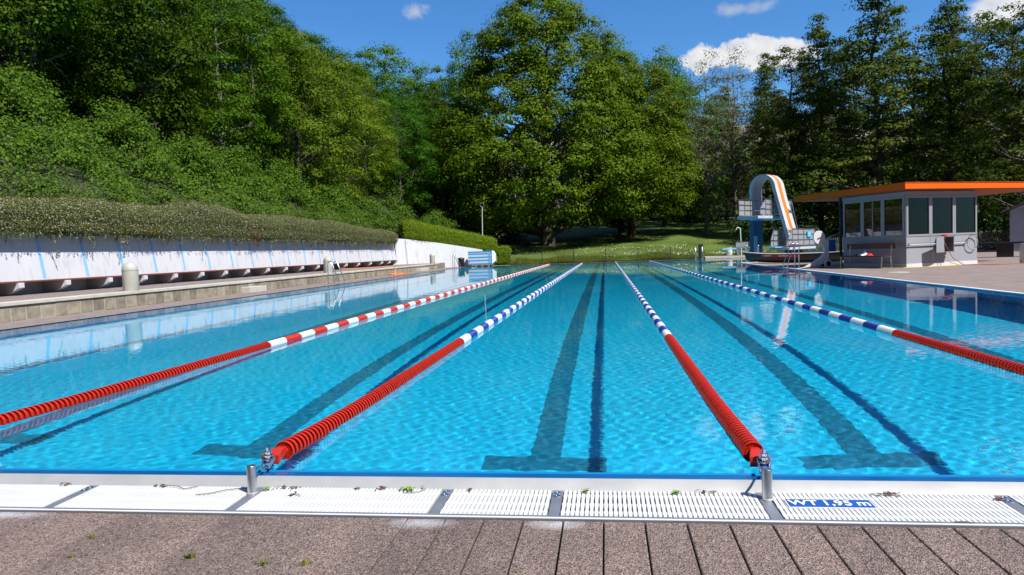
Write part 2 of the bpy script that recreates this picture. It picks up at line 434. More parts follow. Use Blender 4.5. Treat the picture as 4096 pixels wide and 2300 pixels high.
SCATTER = .05
def water_mat():
    m, nt, b = new_mat('pool_water'); nt.nodes.remove(b); out = nt.nodes['Material Output']
    # clear refraction plus the light that real pool water scatters forward, under a Fresnel mirror
    g = N(nt, 'ShaderNodeBsdfRefraction'); g.inputs['IOR'].default_value = 1.333; g.inputs['Roughness'].default_value = 0
    g.inputs['Color'].default_value = (.97, .995, 1, 1)
    t = N(nt, 'ShaderNodeBsdfTranslucent'); t.inputs[0].default_value = (.55, .92, 1, 1)
    r = N(nt, 'ShaderNodeBsdfGlossy'); r.inputs['Roughness'].default_value = 0
    f = N(nt, 'ShaderNodeFresnel'); f.inputs[0].default_value = 1.333
    a = N(nt, 'ShaderNodeMixShader'); a.inputs[0].default_value = SCATTER; b = N(nt, 'ShaderNodeMixShader')
    nt.links.new(g.outputs[0], a.inputs[1]); nt.links.new(t.outputs[0], a.inputs[2])
    nt.links.new(f.outputs[0], b.inputs[0]); nt.links.new(a.outputs[0], b.inputs[1]); nt.links.new(r.outputs[0], b.inputs[2]); nt.links.new(b.outputs[0], out.inputs[0])
    return m
M['water'] = water_mat()

# ------------------------------------------------------------------ camera, sun, sky
cam = bpy.data.cameras.new('camera'); cam_o = bpy.data.objects.new('camera', cam); COL.objects.link(cam_o); S.camera = cam_o
yaw, pitch, roll = .136872, .052177, -.036713
cy, sy = math.cos(yaw), math.sin(yaw)
fwd = Vector((-sy * math.cos(pitch), cy * math.cos(pitch), -math.sin(pitch))); rgt = Vector((cy, sy, 0)); up = rgt.cross(fwd)
c_, s_ = math.cos(roll), math.sin(roll)
r2, u2 = c_ * rgt + s_ * up, -s_ * rgt + c_ * up
mw = Matrix((r2, u2, -fwd)).transposed().to_4x4(); mw.translation = (.543, -3.3287, 1.1031); cam_o.matrix_world = mw
cam.sensor_width = 36; cam.lens = 36 * 1730.24 / 2575; cam.clip_start = .05; cam.clip_end = 5000

SUN_E, SUN_A = R(52), R(36)
sun_dir = Vector((math.cos(SUN_E) * math.cos(SUN_A), -math.cos(SUN_E) * math.sin(SUN_A), math.sin(SUN_E)))
L = bpy.data.lights.new('sun', 'SUN'); L.energy = 5.0; L.angle = R(.53); L.color = (1, .972, .92)
sun_o = bpy.data.objects.new('sun', L); COL.objects.link(sun_o); sun_o.rotation_euler = sun_dir.to_track_quat('Z', 'Y').to_euler(); sun_o.location = (20, -20, 40)
L.cycles.is_caustics_light = True

W = bpy.data.worlds.new('World'); S.world = W; W.use_nodes = True
nt = W.node_tree; bg = nt.nodes['Background']
sky = N(nt, 'ShaderNodeTexSky'); sky.sky_type = 'NISHITA'; sky.sun_disc = False; sky.sun_elevation = SUN_E; sky.sun_rotation = math.atan2(sun_dir.x, sun_dir.y)
sky.altitude = 300; sky.air_density = 1.0; sky.dust_density = .25; sky.ozone_density = 2.6
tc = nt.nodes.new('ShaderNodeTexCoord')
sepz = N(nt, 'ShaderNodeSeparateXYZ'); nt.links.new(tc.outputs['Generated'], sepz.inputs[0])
# clear sky shaped for fill light: zenith raised, low sky dimmed outside the north
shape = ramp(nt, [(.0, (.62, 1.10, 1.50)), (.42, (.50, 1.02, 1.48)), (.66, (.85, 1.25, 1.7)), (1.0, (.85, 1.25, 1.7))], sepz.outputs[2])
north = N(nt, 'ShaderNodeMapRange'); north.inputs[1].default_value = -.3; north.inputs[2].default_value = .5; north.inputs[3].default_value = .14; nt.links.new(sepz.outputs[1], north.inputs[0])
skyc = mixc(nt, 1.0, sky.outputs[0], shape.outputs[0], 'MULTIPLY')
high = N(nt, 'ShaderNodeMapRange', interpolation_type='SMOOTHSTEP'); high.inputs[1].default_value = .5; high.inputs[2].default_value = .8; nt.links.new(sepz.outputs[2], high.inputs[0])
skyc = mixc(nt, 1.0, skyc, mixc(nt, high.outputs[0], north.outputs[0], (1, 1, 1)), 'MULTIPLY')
def cloud(col, d, w, h, gain, soft, bright, seed, sc=1.0, base=-9.0):
    d = Vector(d).normalized(); right = d.cross(Vector((0, 0, 1))).normalized(); upv = right.cross(d)
    def dot(vec, k):
        n = N(nt, 'ShaderNodeVectorMath', operation='DOT_PRODUCT'); nt.links.new(tc.outputs['Generated'], n.inputs[0]); n.inputs[1].default_value = vec * k
        return n.outputs['Value']
    cx = N(nt, 'ShaderNodeCombineXYZ'); a, b_ = dot(right, 1 / w), dot(upv, 1 / h)
    nt.links.new(a, cx.inputs[0]); nt.links.new(b_, cx.inputs[1])
    ln = N(nt, 'ShaderNodeVectorMath', operation='LENGTH'); nt.links.new(cx.outputs[0], ln.inputs[0])
    mp = N(nt, 'ShaderNodeMapping'); mp.inputs['Location'].default_value = (seed, seed * .7, 0); nt.links.new(tc.outputs['Generated'], mp.inputs[0])
    n = N(nt, 'ShaderNodeTexNoise'); n.inputs['Scale'].default_value = 26 * sc; n.inputs['Detail'].default_value = 8; n.inputs['Roughness'].default_value = .58; n.inputs['Distortion'].default_value = .4
    nt.links.new(mp.outputs[0], n.inputs['Vector'])
    ma = N(nt, 'ShaderNodeMath', operation='MULTIPLY_ADD'); ma.inputs[1].default_value = gain; nt.links.new(n.outputs[0], ma.inputs[0])
    iv = N(nt, 'ShaderNodeMath', operation='SUBTRACT'); iv.inputs[0].default_value = 1 - gain * .5; nt.links.new(ln.outputs['Value'], iv.inputs[1]); nt.links.new(iv.outputs[0], ma.inputs[2])
    mr = N(nt, 'ShaderNodeMapRange', interpolation_type='SMOOTHSTEP'); mr.inputs[1].default_value = 0; mr.inputs[2].default_value = soft; nt.links.new(ma.outputs[0], mr.inputs[0])
    front = N(nt, 'ShaderNodeMath', operation='GREATER_THAN'); nt.links.new(dot(d, 1), front.inputs[0]); front.inputs[1].default_value = .5
    fm = N(nt, 'ShaderNodeMath', operation='MULTIPLY'); nt.links.new(mr.outputs[0], fm.inputs[0]); nt.links.new(front.outputs[0], fm.inputs[1])
    fo = N(nt, 'ShaderNodeMath', operation='MULTIPLY'); nt.links.new(fm.outputs[0], fo.inputs[0]); fo.inputs[1].default_value = bright[1]
    # body of the cloud: sunlit white with greyer hollows
    n2 = N(nt, 'ShaderNodeTexNoise'); n2.inputs['Scale'].default_value = 34 * sc; n2.inputs['Detail'].default_value = 6; nt.links.new(mp.outputs[0], n2.inputs['Vector'])
    k = bright[0]
    body = ramp(nt, [(.3, (k * .72, k * .76, k * .84)), (.62, (k, k, k))], n2.outputs[0])
    return mixc(nt, fo.outputs[0], col, body.outputs[0])
c = cloud(skyc, (.1800, .9500, .2470), .074, .017, 1.5, .28, (8.2, 1.0), 3.1, 1.5)
c = cloud(c, (.1300, .9500, .2440), .030, .020, 1.5, .28, (8.2, 1.0), 5.2, 1.6)
c = cloud(c, (.1950, .9500, .2560), .034, .016, 1.6, .28, (8.2, 1.0), 7.7, 1.7)
c = cloud(c, (.2300, .9480, .2420), .050, .022, 1.3, .30, (8.2, 1.0), 6.6, 1.3)
c = cloud(c, (-.2424, .9142, .3247), .022, .014, 1.9, .9, (7.0, .62), 1.7, 1.6)
c = cloud(c, (.1695, .9382, .3018), .020, .012, 1.6, .9, (7.0, .5), 8.3, 1.5)
c = cloud(c, (.2015, .9327, .3010), .026, .011, 1.8, .9, (7.0, .38), 9.9, 1.5)
c = cloud(c, (.4621, .8544, .2600), .050, .030, 1.0, .4, (8.5, .95), 4.4)
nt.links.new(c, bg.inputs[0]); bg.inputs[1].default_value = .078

S.view_settings.view_transform = 'Standard'; S.view_settings.look = 'None'; S.view_settings.exposure = 0.48; S.view_settings.gamma = 1.0
S.cycles.use_denoising = True
S.cycles.caustics_refractive = True; S.cycles.caustics_reflective = False
S.cycles.max_bounces = 16; S.cycles.transmission_bounces = 12; S.cycles.transparent_max_bounces = 16; S.cycles.diffuse_bounces = 7; S.cycles.glossy_bounces = 4
S.cycles.sample_clamp_indirect = 6

# ------------------------------------------------------------------ the pool
PX0, PX1, PY1, BAY0 = -10.5, 7.8, 50.2, 35.6       # left wall, right wall, far wall, start of the diving bay
BX1 = 20.0
DEPTH = -1.95
receivers = []
BAYDIR = (math.sin(R(57)), math.cos(R(57)))
BAYY = BAY0 + (BX1 - PX1) * BAYDIR[1] / BAYDIR[0]
m = MB(); m.add([(PX0, 0, DEPTH), (PX1, 0, DEPTH), (PX1, BAY0, DEPTH), (BX1, BAYY, DEPTH), (BX1, PY1, DEPTH), (PX0, PY1, DEPTH)], [(0, 1, 2, 3, 4, 5)])
o = m.build('pool_floor', M['pool_floor']); tag(o, kind='structure'); receivers.append(o)
m = MB(); ring = [(PX0, 0), (PX1, 0), (PX1, BAY0), (BX1, BAYY), (BX1, PY1), (PX0, PY1)]
for i in range(6):
    a, b = ring[i], ring[(i + 1) % 6]; n = len(m.v)
    m.add([(*a, DEPTH), (*b, DEPTH), (*b, .012), (*a, .012)], [(0, 1, 2, 3)])
o = m.build('pool_wall', M['pool_wall']); tag(o, kind='structure'); receivers.append(o)
for x in (-7.5, -5.0, -2.5, 0.0, 2.5, 5.0):
    m = MB(); z = DEPTH + .004
    m.add([(x - .125, 2.28, z), (x + .125, 2.28, z), (x + .125, 47.9, z), (x - .125, 47.9, z)], [(0, 1, 2, 3)])
    for y0, y1 in ((2.03, 2.28), (47.9, 48.15)):
        m.add([(x - .5, y0, z), (x + .5, y0, z), (x + .5, y1, z), (x - .5, y1, z)], [(0, 1, 2, 3)])
    o = m.build('lane_marking', M['lane_mark']); tag(o, kind='structure'); receivers.append(o)

# water: a real rippled surface that refracts the sun onto the floor
rng = np.random.default_rng(4)
waves = []
for k in range(64):
    lam = math.exp(rng.uniform(math.log(.05), math.log(.17))) if k < 44 else math.exp(rng.uniform(math.log(.20), math.log(.9)))
    th = rng.normal(.35, .8) if k % 3 else rng.uniform(0, 2 * PI)
    slope = (.0031 if k < 44 else .0004)
    waves.append((lam, th, slope * lam / (2 * PI), rng.uniform(0, 2 * PI)))
def wave_height(X, Y):
    Z = np.zeros_like(X)
    calm = .75 + .35 * np.sin(X * .21 + 1.0 + .6 * np.sin(Y * .17)) * np.sin(Y * .13 + .5 * np.sin(X * .31))
    for lam, th, amp, ph in waves:
        fade = np.clip(1.6 - (Y - 6) * (.012 / lam) * .16, .25, 1)
        Z += amp * fade * np.sin(2 * PI / lam * (X * math.cos(th) + Y * math.sin(th)) + ph)
    return Z * calm
def grid(xs, ys):
    X, Y = np.meshgrid(xs, ys); Z = wave_height(X, Y)
    V = np.stack([X, Y, Z], -1).reshape(-1, 3); I = np.arange(X.size).reshape(X.shape)
    F = np.stack([I[:-1, :-1], I[:-1, 1:], I[1:, 1:], I[1:, :-1]], -1).reshape(-1, 4)
    return V, F
ys = [0.0]
while ys[-1] < PY1: ys.append(ys[-1] + min(.14, .020 + .0030 * ys[-1]))
ys[-1] = PY1
V1, F1 = grid(np.linspace(PX0, PX1, int((PX1 - PX0) / .030)), np.array(ys))
V2, F2 = grid(np.arange(PX1, BX1 + .05, .1), np.linspace(BAY0, PY1, 130))
o = raw_mesh('pool_water', np.concatenate([V1, V2]), np.concatenate([F1, F2 + len(V1)]), M['water'], smooth=True)
tag(o, kind='structure'); o.cycles.is_caustics_caster = True

# ------------------------------------------------------------------ near edge: steel lip, channel, grates, pavers
EX0, EX1 = -11.0, 8.3
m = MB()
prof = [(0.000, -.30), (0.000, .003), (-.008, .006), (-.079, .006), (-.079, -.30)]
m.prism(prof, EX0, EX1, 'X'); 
o = m.build('rim_band', M['blue_rim']); tag(o, kind='structure')  # band along the water's edge painted one flat blue
m = MB()
m.prism([(-.0795, -.30), (-.0795, .007), (-.084, .010), (-.092, .008), (-.150, -.026), (-.155, -.040), (-.155, -.30)], EX0, EX1, 'X')
o = m.build('overflow_lip', M['steel_pale'], smooth=True, angle=20); tag(o, kind='structure')
m = MB(); m.box(EX0, EX1, -.480, -.156, -.32, -.16)
o = m.build('overflow_channel', M['channel']); tag(o, kind='structure')
m = MB(); m.box(EX0, EX1, -.5155, -.4815, -.3, -.0165); m.box(EX0, EX1, -.529, -.5165, -.3, -.013)
o = m.build('edge_strip', [M['steel_flat']]); tag(o, kind='structure')
m = MB(); m.box(EX0, EX1, -.5295, -.5160, -.012, -.0095)
o = m.build('edge_trim', M['white_paint']); tag(o, kind='structure')
divs = [-5.0, -4.06, -3.10, -2.105, -1.185, -.237, .290, 1.205, 2.195, 3.14, 4.1, 5.05]
DW = .048
def where(x):
    return 'at the left' if x < -1.6 else ('left of centre' if x < -.3 else ('in the middle' if x < .8 else ('right of centre' if x < 1.7 else 'at the right')))
glab = {2: 'white slatted gutter grate at far left, before the first cross strip', 3: 'long white slatted gutter grate left of the left rope post',
        4: 'long white slatted gutter grate just right of the left rope post', 5: 'short white slatted gutter grate between two bolted cross strips',
        6: 'white slatted gutter grate with open slots left of the right rope post', 7: 'white slatted gutter grate carrying the blue depth sign',
        8: 'white slatted gutter grate at the far right end'}
for i in range(2, len(divs) - 3):
    a, b = divs[i] + DW / 2 + .004, divs[i + 1] - DW / 2 - .004
    m = MB(); n = int(round((b - a) / .0205)); st = (b - a) / n
    for k in range(n):
        x = a + (k + .5) * st; w = .0066
        m.box(x - w, x + w, -.477, -.160, -.052, -.022)
        for yc in (-.225, -.335, -.425):
            m.box(x - w - .0022, x + w + .0022, yc - .016, yc + .016, -.056, -.0228)
    m.box(a, b, -.233, -.217, -.060, -.034); m.box(a, b, -.343, -.327, -.060, -.034); m.box(a, b, -.433, -.417, -.060, -.034)
    o = m.build('gutter_grate', M['grate']); tag(o, glab.get(i, 'white slatted gutter grate'), 'grate', 'white gutter grates along the near pool edge')
dlab = {3: 'matt steel cross strip with two bolts at far left of gutter', 4: 'steel cross strip holding the left rope post', 5: 'bolted steel cross strip left of the short grate',
        6: 'bolted steel cross strip right of the short grate', 7: 'steel cross strip holding the right rope post', 8: 'bolted steel cross strip right of the depth sign'}
for i in range(3, 9):
    x = divs[i]
    e = empty('cross_strip', (x, -.318, -.03), 0, dlab[i], 'cross strip', 'steel strips between the gutter grates')
    m = MB(); m.box(-DW / 2, DW / 2, -.159, .158, -.06, .006); m.build('plate', M['steel_flat'], e, bevel=.002)
    if i not in (4, 7):
        for yy in (.125, .085):
            m = MB(); m.lathe([(.017, .0065), (.017, .010), (.013, .0115), (.008, .0115), (.007, .009)], 18, (0, yy, 0)); m.build('bolt', M['steel_bright'], e, smooth=True)

# depth sign on the grate
e = empty('depth_sign', (1.457, -.298, -.0195), 0, 'blue and white depth sign reading WT 1,95 m on the grate', 'sign')
m = MB(); m.box(-.176, .176, -.048, .048, -.001, .0012); m.build('sign_border', M['sign_white'], e)
m = MB(); m.box(-.171, .171, -.043, .043, .0014, .003); m.build('sign_plate', M['sign_blue'], e)
for (w_, x_) in (('WT', -.108), ('1,95', .028), ('m', .134)):
    text_obj('sign_text', w_, .078, M['sign_white'], Matrix.Translation((x_, -.003, .0045)), e, .0006, .0014, sx=.92)

# pavers of the near deck
m = MB(); rn = random.Random(7)
pw = .1665
x = -9.0 - .02
rows = [(-.531, -1.32), (-1.325, -2.06), (-2.065, -2.80), (-2.805, -3.54), (-3.545, -4.28), (-4.285, -6.5)]
nfix = int((9.3 + 9.0) / pw)
for i in range(nfix):
    x0 = -9.0 + i * pw + .012; 
    g = .0022 if x0 < -.45 else .0036
    for (ya, yb) in rows:
        z = -.020 + rn.uniform(-.0006, .0006); dz = rn.uniform(-.0004, .0004)
        a0, a1 = x0 + g + rn.uniform(-.0007, .0007), x0 + pw - g + rn.uniform(-.0007, .0007)
        cch = .003
        bot = [(a0, yb + .002, -.07), (a1, yb + .002, -.07), (a1, ya - .002, -.07), (a0, ya - .002, -.07)]
        mid = [(p[0], p[1], z - cch) for p in bot]
        top = [(a0 + cch, yb + .005, z + dz), (a1 - cch, yb + .005, z - dz), (a1 - cch, ya - .003, z - dz), (a0 + cch, ya - .003, z + dz)]
        fs = [(8, 9, 10, 11)]
        for k in range(4):
            fs += [(k, (k + 1) % 4, 4 + (k + 1) % 4, 4 + k), (4 + k, 4 + (k + 1) % 4, 8 + (k + 1) % 4, 8 + k)]
        m.add(bot + mid + top, fs)
o = m.build('paved_deck', M['paver']); tag(o, kind='structure')
m = MB(); m.box(-9.0, -.47, -6.5, -.531, -.08, -.0245); m.box(-.468, 9.3, -6.5, -.531, -.08, -.052)
o = m.build('paving_joints', M['grout']); tag(o, kind='structure')

# debris on the grates and in the joints
def leaf_litter(name, x, y, z, n, spread, mat, size, seed, label, cat, grp=None, curl=.4):
    rn = random.Random(seed); m = MB()
    for k in range(n):
        px, py = rn.gauss(0, spread[0]), rn.gauss(0, spread[1]); a = rn.uniform(0, 2 * PI); s = size * rn.uniform(.6, 1.3)
        d = Vector((math.cos(a), math.sin(a), rn.uniform(-.1, .35))) * s; t = Vector((-math.sin(a), math.cos(a), rn.uniform(-curl, curl))) * s * .45
        p = Vector((px, py, abs(rn.gauss(.002, .003)))); q = Vector((0, 0, s * .18))
        m.add([p - d, p + t + q, p + d, p - t + q, p], [(0, 4, 1), (1, 4, 2), (2, 4, 3), (3, 4, 0)])
    o = m.build(name, mat); o.location = (x, y + .058, z)
    return tag(o, label, cat, grp)
G = 'scraps of leaf litter lying on the gutter grates'
leaf_litter('dead_leaf_clump', -1.02, -.236, -.018, 14, (.030, .008), M['leaf_brown'], .014, 1, 'brown leaf clump just right of the left rope post', 'leaf litter', G)
leaf_litter('green_leaf', -1.135, -.252, -.016, 4, (.012, .008), M['leaf_fresh'], .020, 2, 'small green leaf at the foot of the left rope post', 'leaf litter', G)
leaf_litter('dead_leaf_clump', -.965, -.325, -.019, 9, (.018, .006), M['leaf_brown'], .013, 3, 'brown curled leaf lying alone mid grate, right of the left post', 'leaf litter', G)
leaf_litter('dead_leaf_clump', -.685, -.240, -.018, 6, (.010, .007), M['leaf_brown'], .013, 4, 'small brown leaf scrap left of the bright green leaf clump', 'leaf litter', G)
leaf_litter('dead_leaf_clump', -.560, -.238, -.018, 12, (.020, .009), M['leaf_brown'], .013, 5, 'brown leaf clump touching the bright green leaf clump', 'leaf litter', G)
leaf_litter('green_leaf_clump', -.430, -.240, -.016, 14, (.022, .008), M['leaf_fresh'], .020, 6, 'bright green leaf clump against the steel lip', 'leaf litter', G)
leaf_litter('dead_leaf_clump', -.130, -.245, -.018, 6, (.010, .010), M['leaf_brown'], .014, 7, 'brown leaf scrap on the short grate', 'leaf litter', G)
leaf_litter('green_leaf', .420, -.250, -.016, 5, (.010, .010), M['leaf_fresh'], .018, 8, 'green leaf beside the short grate on the open slotted one', 'leaf litter', G)
leaf_litter('pale_leaf', .835, -.248, -.016, 3, (.008, .006), M['leaf_fresh'], .028, 9, 'broad pale green leaf left of the right rope post', 'leaf litter', G)
leaf_litter('dead_leaf_clump', .965, -.236, -.017, 9, (.030, .006), M['leaf_brown'], .013, 10, 'brown leaf strip against the lip near the right rope post', 'leaf litter', G)
leaf_litter('dead_leaf_clump', 1.735, -.245, -.017, 14, (.035, .010), M['leaf_brown'], .015, 11, 'long brown leaf clump above the depth sign', 'leaf litter', G)
leaf_litter('dead_leaf', 2.155, -.285, -.017, 4, (.008, .008), M['leaf_brown'], .017, 12, 'dark brown leaf near the right end cross strip', 'leaf litter', G)
leaf_litter('dead_leaf_clump', -1.72, -.235, -.018, 8, (.020, .006), M['leaf_brown'], .014, 13, 'brown leaf scraps on the grate left of the left post', 'leaf litter', G)
leaf_litter('dead_leaf', -2.27, -.225, -.018, 5, (.012, .006), M['leaf_brown'], .016, 14, 'brown leaf at the far left grate by the lip', 'leaf litter', G)
def twig(name, pts, label, r=.0022):
    o = MB().tube([(p[0], p[1] + .056, p[2]) for p in pts], r, 6).build(name, M['twig'], smooth=True); return tag(o, label, 'twig', 'dry twigs on the gutter grates')
twig('twig', [(-1.70, -.228, -.014), (-1.62, -.245, -.012), (-1.57, -.272, -.016), (-1.55, -.262, -.015), (-1.52, -.235, -.014)], 'forked dry twig on the grate left of the left post')
twig('twig', [(-1.46, -.345, -.017), (-1.40, -.335, -.015), (-1.34, -.285, -.014), (-1.27, -.262, -.013), (-1.22, -.258, -.016)], 'curved dry twig reaching the left rope post')
twig('twig', [(-.44, -.285, -.017), (-.40, -.290, -.016), (-.365, -.275, -.016), (-.345, -.235, -.015)], 'short hooked twig under the green leaf clump', .0018)
twig('twig', [(1.86, -.548, -.012), (1.90, -.546, -.012), (1.93, -.560, -.011)], 'tiny dark twig on the steel strip at right', .0022)

def grass_tuft(x, y, s, n, seed, label):
    rn = random.Random(seed); m = MB()
    for k in range(n):
        a = rn.uniform(0, 2 * PI); h = s * rn.uniform(.5, 1.1); w = s * .07; lean = rn.uniform(.2, 1.0) * s
        b = Vector((rn.gauss(0, s * .35), rn.gauss(0, s * .12), -.006)); d = Vector((math.cos(a), math.sin(a), 0)); t = Vector((-d.y, d.x, 0)) * w
        mid = b + d * lean * .4 + Vector((0, 0, h * .65)); tip = b + d * lean + Vector((0, 0, h * .8))
        m.add([b - t, b + t, mid + t * .8, mid - t * .8, tip], [(0, 1, 2, 3), (3, 2, 4)])
    o = m.build('grass_tuft', M['grass_blade']); o.location = (x, y, -.018)
    return tag(o, label, 'grass tuft', 'grass tufts growing in the near paving joints')
for i, (x, y, s, n, lab) in enumerate([
        (-1.60, -.80, .030, 12, 'small grass tuft in the paving, furthest up on the left'), (-1.065, -.955, .034, 26, 'spread grass tuft, widest of the paving tufts'),
        (-1.55, -.975, .026, 12, 'tiny grass tuft at lower left of the paving'), (-.745, -.985, .035, 16, 'upright grass tuft left in a pair near bottom centre'),
        (-.585, -.985, .036, 14, 'upright grass tuft right in a pair near bottom centre'), (-1.90, -.90, .018, 8, 'very small grass sprout at the left edge'),
        (.06, -.80, .014, 6, 'grass sprout in the first clear paving joint'), (.205, -1.0, .020, 9, 'grass sprout at the bottom of a joint right of centre')]):
    grass_tuft(x, y, s, n, 40 + i, lab)

# ------------------------------------------------------------------ lane ropes
ROPE_Z = .020
def waterline(me, z):
    """keep the part of a float that rides above the water"""
    bm = bmesh.new(); bm.from_mesh(me)
    bmesh.ops.bisect_plane(bm, geom=bm.verts[:] + bm.edges[:] + bm.faces[:], plane_co=(0, 0, z), plane_no=(0, 0, 1), clear_inner=True)
    bm.to_mesh(me); bm.free(); return me
def disc_mesh(name, mat, seg, ribs, spin=.3):
    m = MB(); rr = .0545
    m.lathe([(.010, -.021), (.021, -.021), (.023, -.006), (.0485, -.007), (.050, -.0125), (rr, -.0125), (rr + .001, -.010), (rr + .001, .006), (rr, .0085), (.050, .0085), (.0485, -.002), (.023, .0), (.021, .021), (.010, .021)], seg, (0, 0, 0), 'Y', True)
    if ribs:
        for k in range(6):
            a = k * PI / 3 + spin; d = Vector((math.cos(a), 0, math.sin(a)))
            m.bar(d * .018 + Vector((0, .008, 0)), d * .046 + Vector((0, .008, 0)), .0045, .026, (0, 1, 0))
            for q in (.2, .42, .64, .84):
                aa = a + q * PI / 3; rad = .041 if q in (.2, .64) else .033
                p = Vector((math.cos(aa) * rad, -.0085, math.sin(aa) * rad))
                m.mi = 1; m.lathe([(.0027, -.0004), (.0027, .0006)], 6, tuple(p), 'Y'); m.mi = 0
    o = m.build(name, [mat, M['hole_dark']], smooth=True, angle=35); me = o.data
    bpy.data.objects.remove(o); return me
M['hole_dark'] = simple('disc_hole', (.10, .004, .003), .6)
disc_mes = []
for cut in (-.0175, -.032, -.046, None):
    disc_mes.append((cut if cut else -.06, [disc_mesh('float_disc', M['red_plastic'], 28, True, sp) if cut is None else waterline(disc_mesh('float_disc', M['red_plastic'], 28, True, sp), cut) for sp in (.1, .45, .8)]))
def section_mesh(name, mat):
    m = MB(); seg = 18
    for k in range(9):
        y = k * .049; rr = .0545
        m.lathe([(.022, y), (.038, y + .002), (rr - .002, y + .004), (rr, y + .007), (rr, y + .026), (rr - .003, y + .031), (.042, y + .035), (.022, y + .036)], seg, (0, 0, 0), 'Y', True)
    o = m.build(name, mat, smooth=True, angle=50); me = waterline(o.data, -.0175); bpy.data.objects.remove(o); return me
sec_me = {'white': section_mesh('white_floats', M['white_plastic']), 'blue': section_mesh('blue_floats', M['blue_plastic']), 'red': section_mesh('red_floats', M['red_plastic'])}
m = MB(); m.lathe([(.02, 0), (.052, .004), (.056, .02), (.056, .78), (.052, .80), (.02, .805)], 18, (0, 0, 0), 'Y'); o = m.build('red_end_float', M['red_plastic'], smooth=True, angle=50); end_me = waterline(o.data, -.028); bpy.data.objects.remove(o)

def child(name, me, parent, loc, rot=(0, 0, 0)):
    o = bpy.data.objects.new(name, me); link(o, parent); o.location = loc; o.rotation_euler = rot; return o
def lane_rope(x, second, start, label):
    root = empty('lane_rope', (x, 0, ROPE_Z), 0, label, 'lane rope', 'lane ropes floating along the pool')
    rn = random.Random(int(x * 10)); pitch = .0482; n = 97; y = start
    for k in range(n):
        yy = start + (k + .5) * pitch; dz_ = .038 * max(0, 1 - yy / 1.8) ** 2
        var = [v for c_, v in disc_mes if ROPE_Z + dz_ + c_ >= .0015][-1]
        child('float_disc', var[rn.randrange(3)], root, (rn.uniform(-.0012, .0012), yy, dz_), (0, 0, rn.uniform(-.03, .03)))
    y = start + n * pitch + .01; i = 0
    while y < PY1 - 1.35:
        c = 'white' if i % 2 == 0 else second
        child(c + '_float_section', sec_me[c], root, (0, y, 0)); y += .449; i += 1
    child('end_float', end_me, root, (0, PY1 - .95, .012))
    MB().tube([(0, start - .2, 0), (0, PY1 - .1, 0)], .006, 6).build('rope_cable', M['steel'], root)
    # red end piece with tensioner
    m = MB()
    m.prism([(-.024, .012), (.024, .012), (.024, .062), (-.024, .062)], start - .050, start - .002, 'Y')
    m.add([(-.050, start - .145, .004), (.050, start - .145, .004), (.050, start - .145, .056), (-.050, start - .145, .056), (-.028, start - .048, .012), (.028, start - .048, .012), (.028, start - .048, .066), (-.028, start - .048, .066)],
          [(0, 1, 2, 3), (4, 7, 6, 5), (0, 4, 5, 1), (1, 5, 6, 2), (2, 6, 7, 3), (3, 7, 4, 0)])
    m.build('end_block', M['red_plastic'], root, bevel=.006)
    return root
ropeA = lane_rope(-3.75, 'red', .20, 'red and white lane rope, leftmost of the four')
ropeB = lane_rope(-1.25, 'blue', .20, 'red, white and blue lane rope hooked to the left post')
ropeC = lane_rope(1.25, 'blue', .20, 'red, white and blue lane rope hooked to the right post')
ropeD = lane_rope(3.75, 'blue', .20, 'red, white and blue lane rope at right, nearest the kiosk')

def tensioner(x, side, label):
    """ratchet between the red end block and the steel post"""
    t = empty('rope_tensioner', (x, .03, .046), 0, label, 'tensioner', 'rope tensioners at the near pool edge')
    m = MB()
    m.lathe([(.013, -.040), (.013, .046)], 14); m.lathe([(.020, .046), (.020, .055), (.012, .058)], 14); m.lathe([(.011, .058), (.011, .078)], 6); m.lathe([(.012, -.044), (.012, -.040)], 6)
    m.build('spindle', M['steel_bright'], t, smooth=True)
    m = MB()
    for k in range(4): m.lathe([(.014, -.030 + k * .020), (.0255, -.030 + k * .020), (.0255, -.022 + k * .020), (.014, -.022 + k * .020)], 18)
    m.build('ratchet_wheel', M['steel_bright'], t, smooth=True)
    m = MB(); m.lathe([(.0235, -.008), (.0235, .006)], 18); m.build('strap', M['sign_blue'], t, smooth=True)
    m = MB(); m.lathe([(.0235, -.042), (.0235, -.033)], 18); m.build('strap', M['sign_blue'], t, smooth=True)
    for s in (-1, 1):
        m = MB(); m.bar((.0 + s * .030, .014, .02), (s * .020 - side * .014, -.072, -.008), .006, .022); m.build('side_plate', M['steel'], t, bevel=.003)
    m = MB(); m.tube([(-side * .012, -.066, -.008), (-side * .024, -.110, -.002), (-side * .030, -.128, .022), (-side * .040, -.190, .030), (-side * .060, -.262, .040)], .0055, 8)
    m.tube(arc((-side * .050, -.262, .044), .013, 0, 2 * PI, 14, 'YZ'), .0042, 8); m.build('hook', M['steel_bright'], t, smooth=True)
    return t
def rope_post(x, label):
    t = empty('rope_post', (x, -.238, -.024), 0, label, 'post', 'steel rope posts standing in the gutter')
    m = MB(); m.lathe([(.0225, -.1), (.0225, .132), (.0205, .1355), (.004, .1365)], 28); m.build('tube', M['steel'], t, smooth=True)
    m = MB(); m.lathe([(.027, .0), (.027, .004), (.024, .006)], 28); m.build('collar', M['steel_pale'], t, smooth=True)
    return t
rope_post(-1.195, 'short round steel post in the gutter, left one')
rope_post(1.215, 'short round steel post in the gutter, right one beside the depth sign')
tensioner(-1.245, -1, 'steel ratchet tensioner with blue strap at the left post')
tensioner(1.262, 1, 'steel ratchet tensioner seen edge on at the right post')

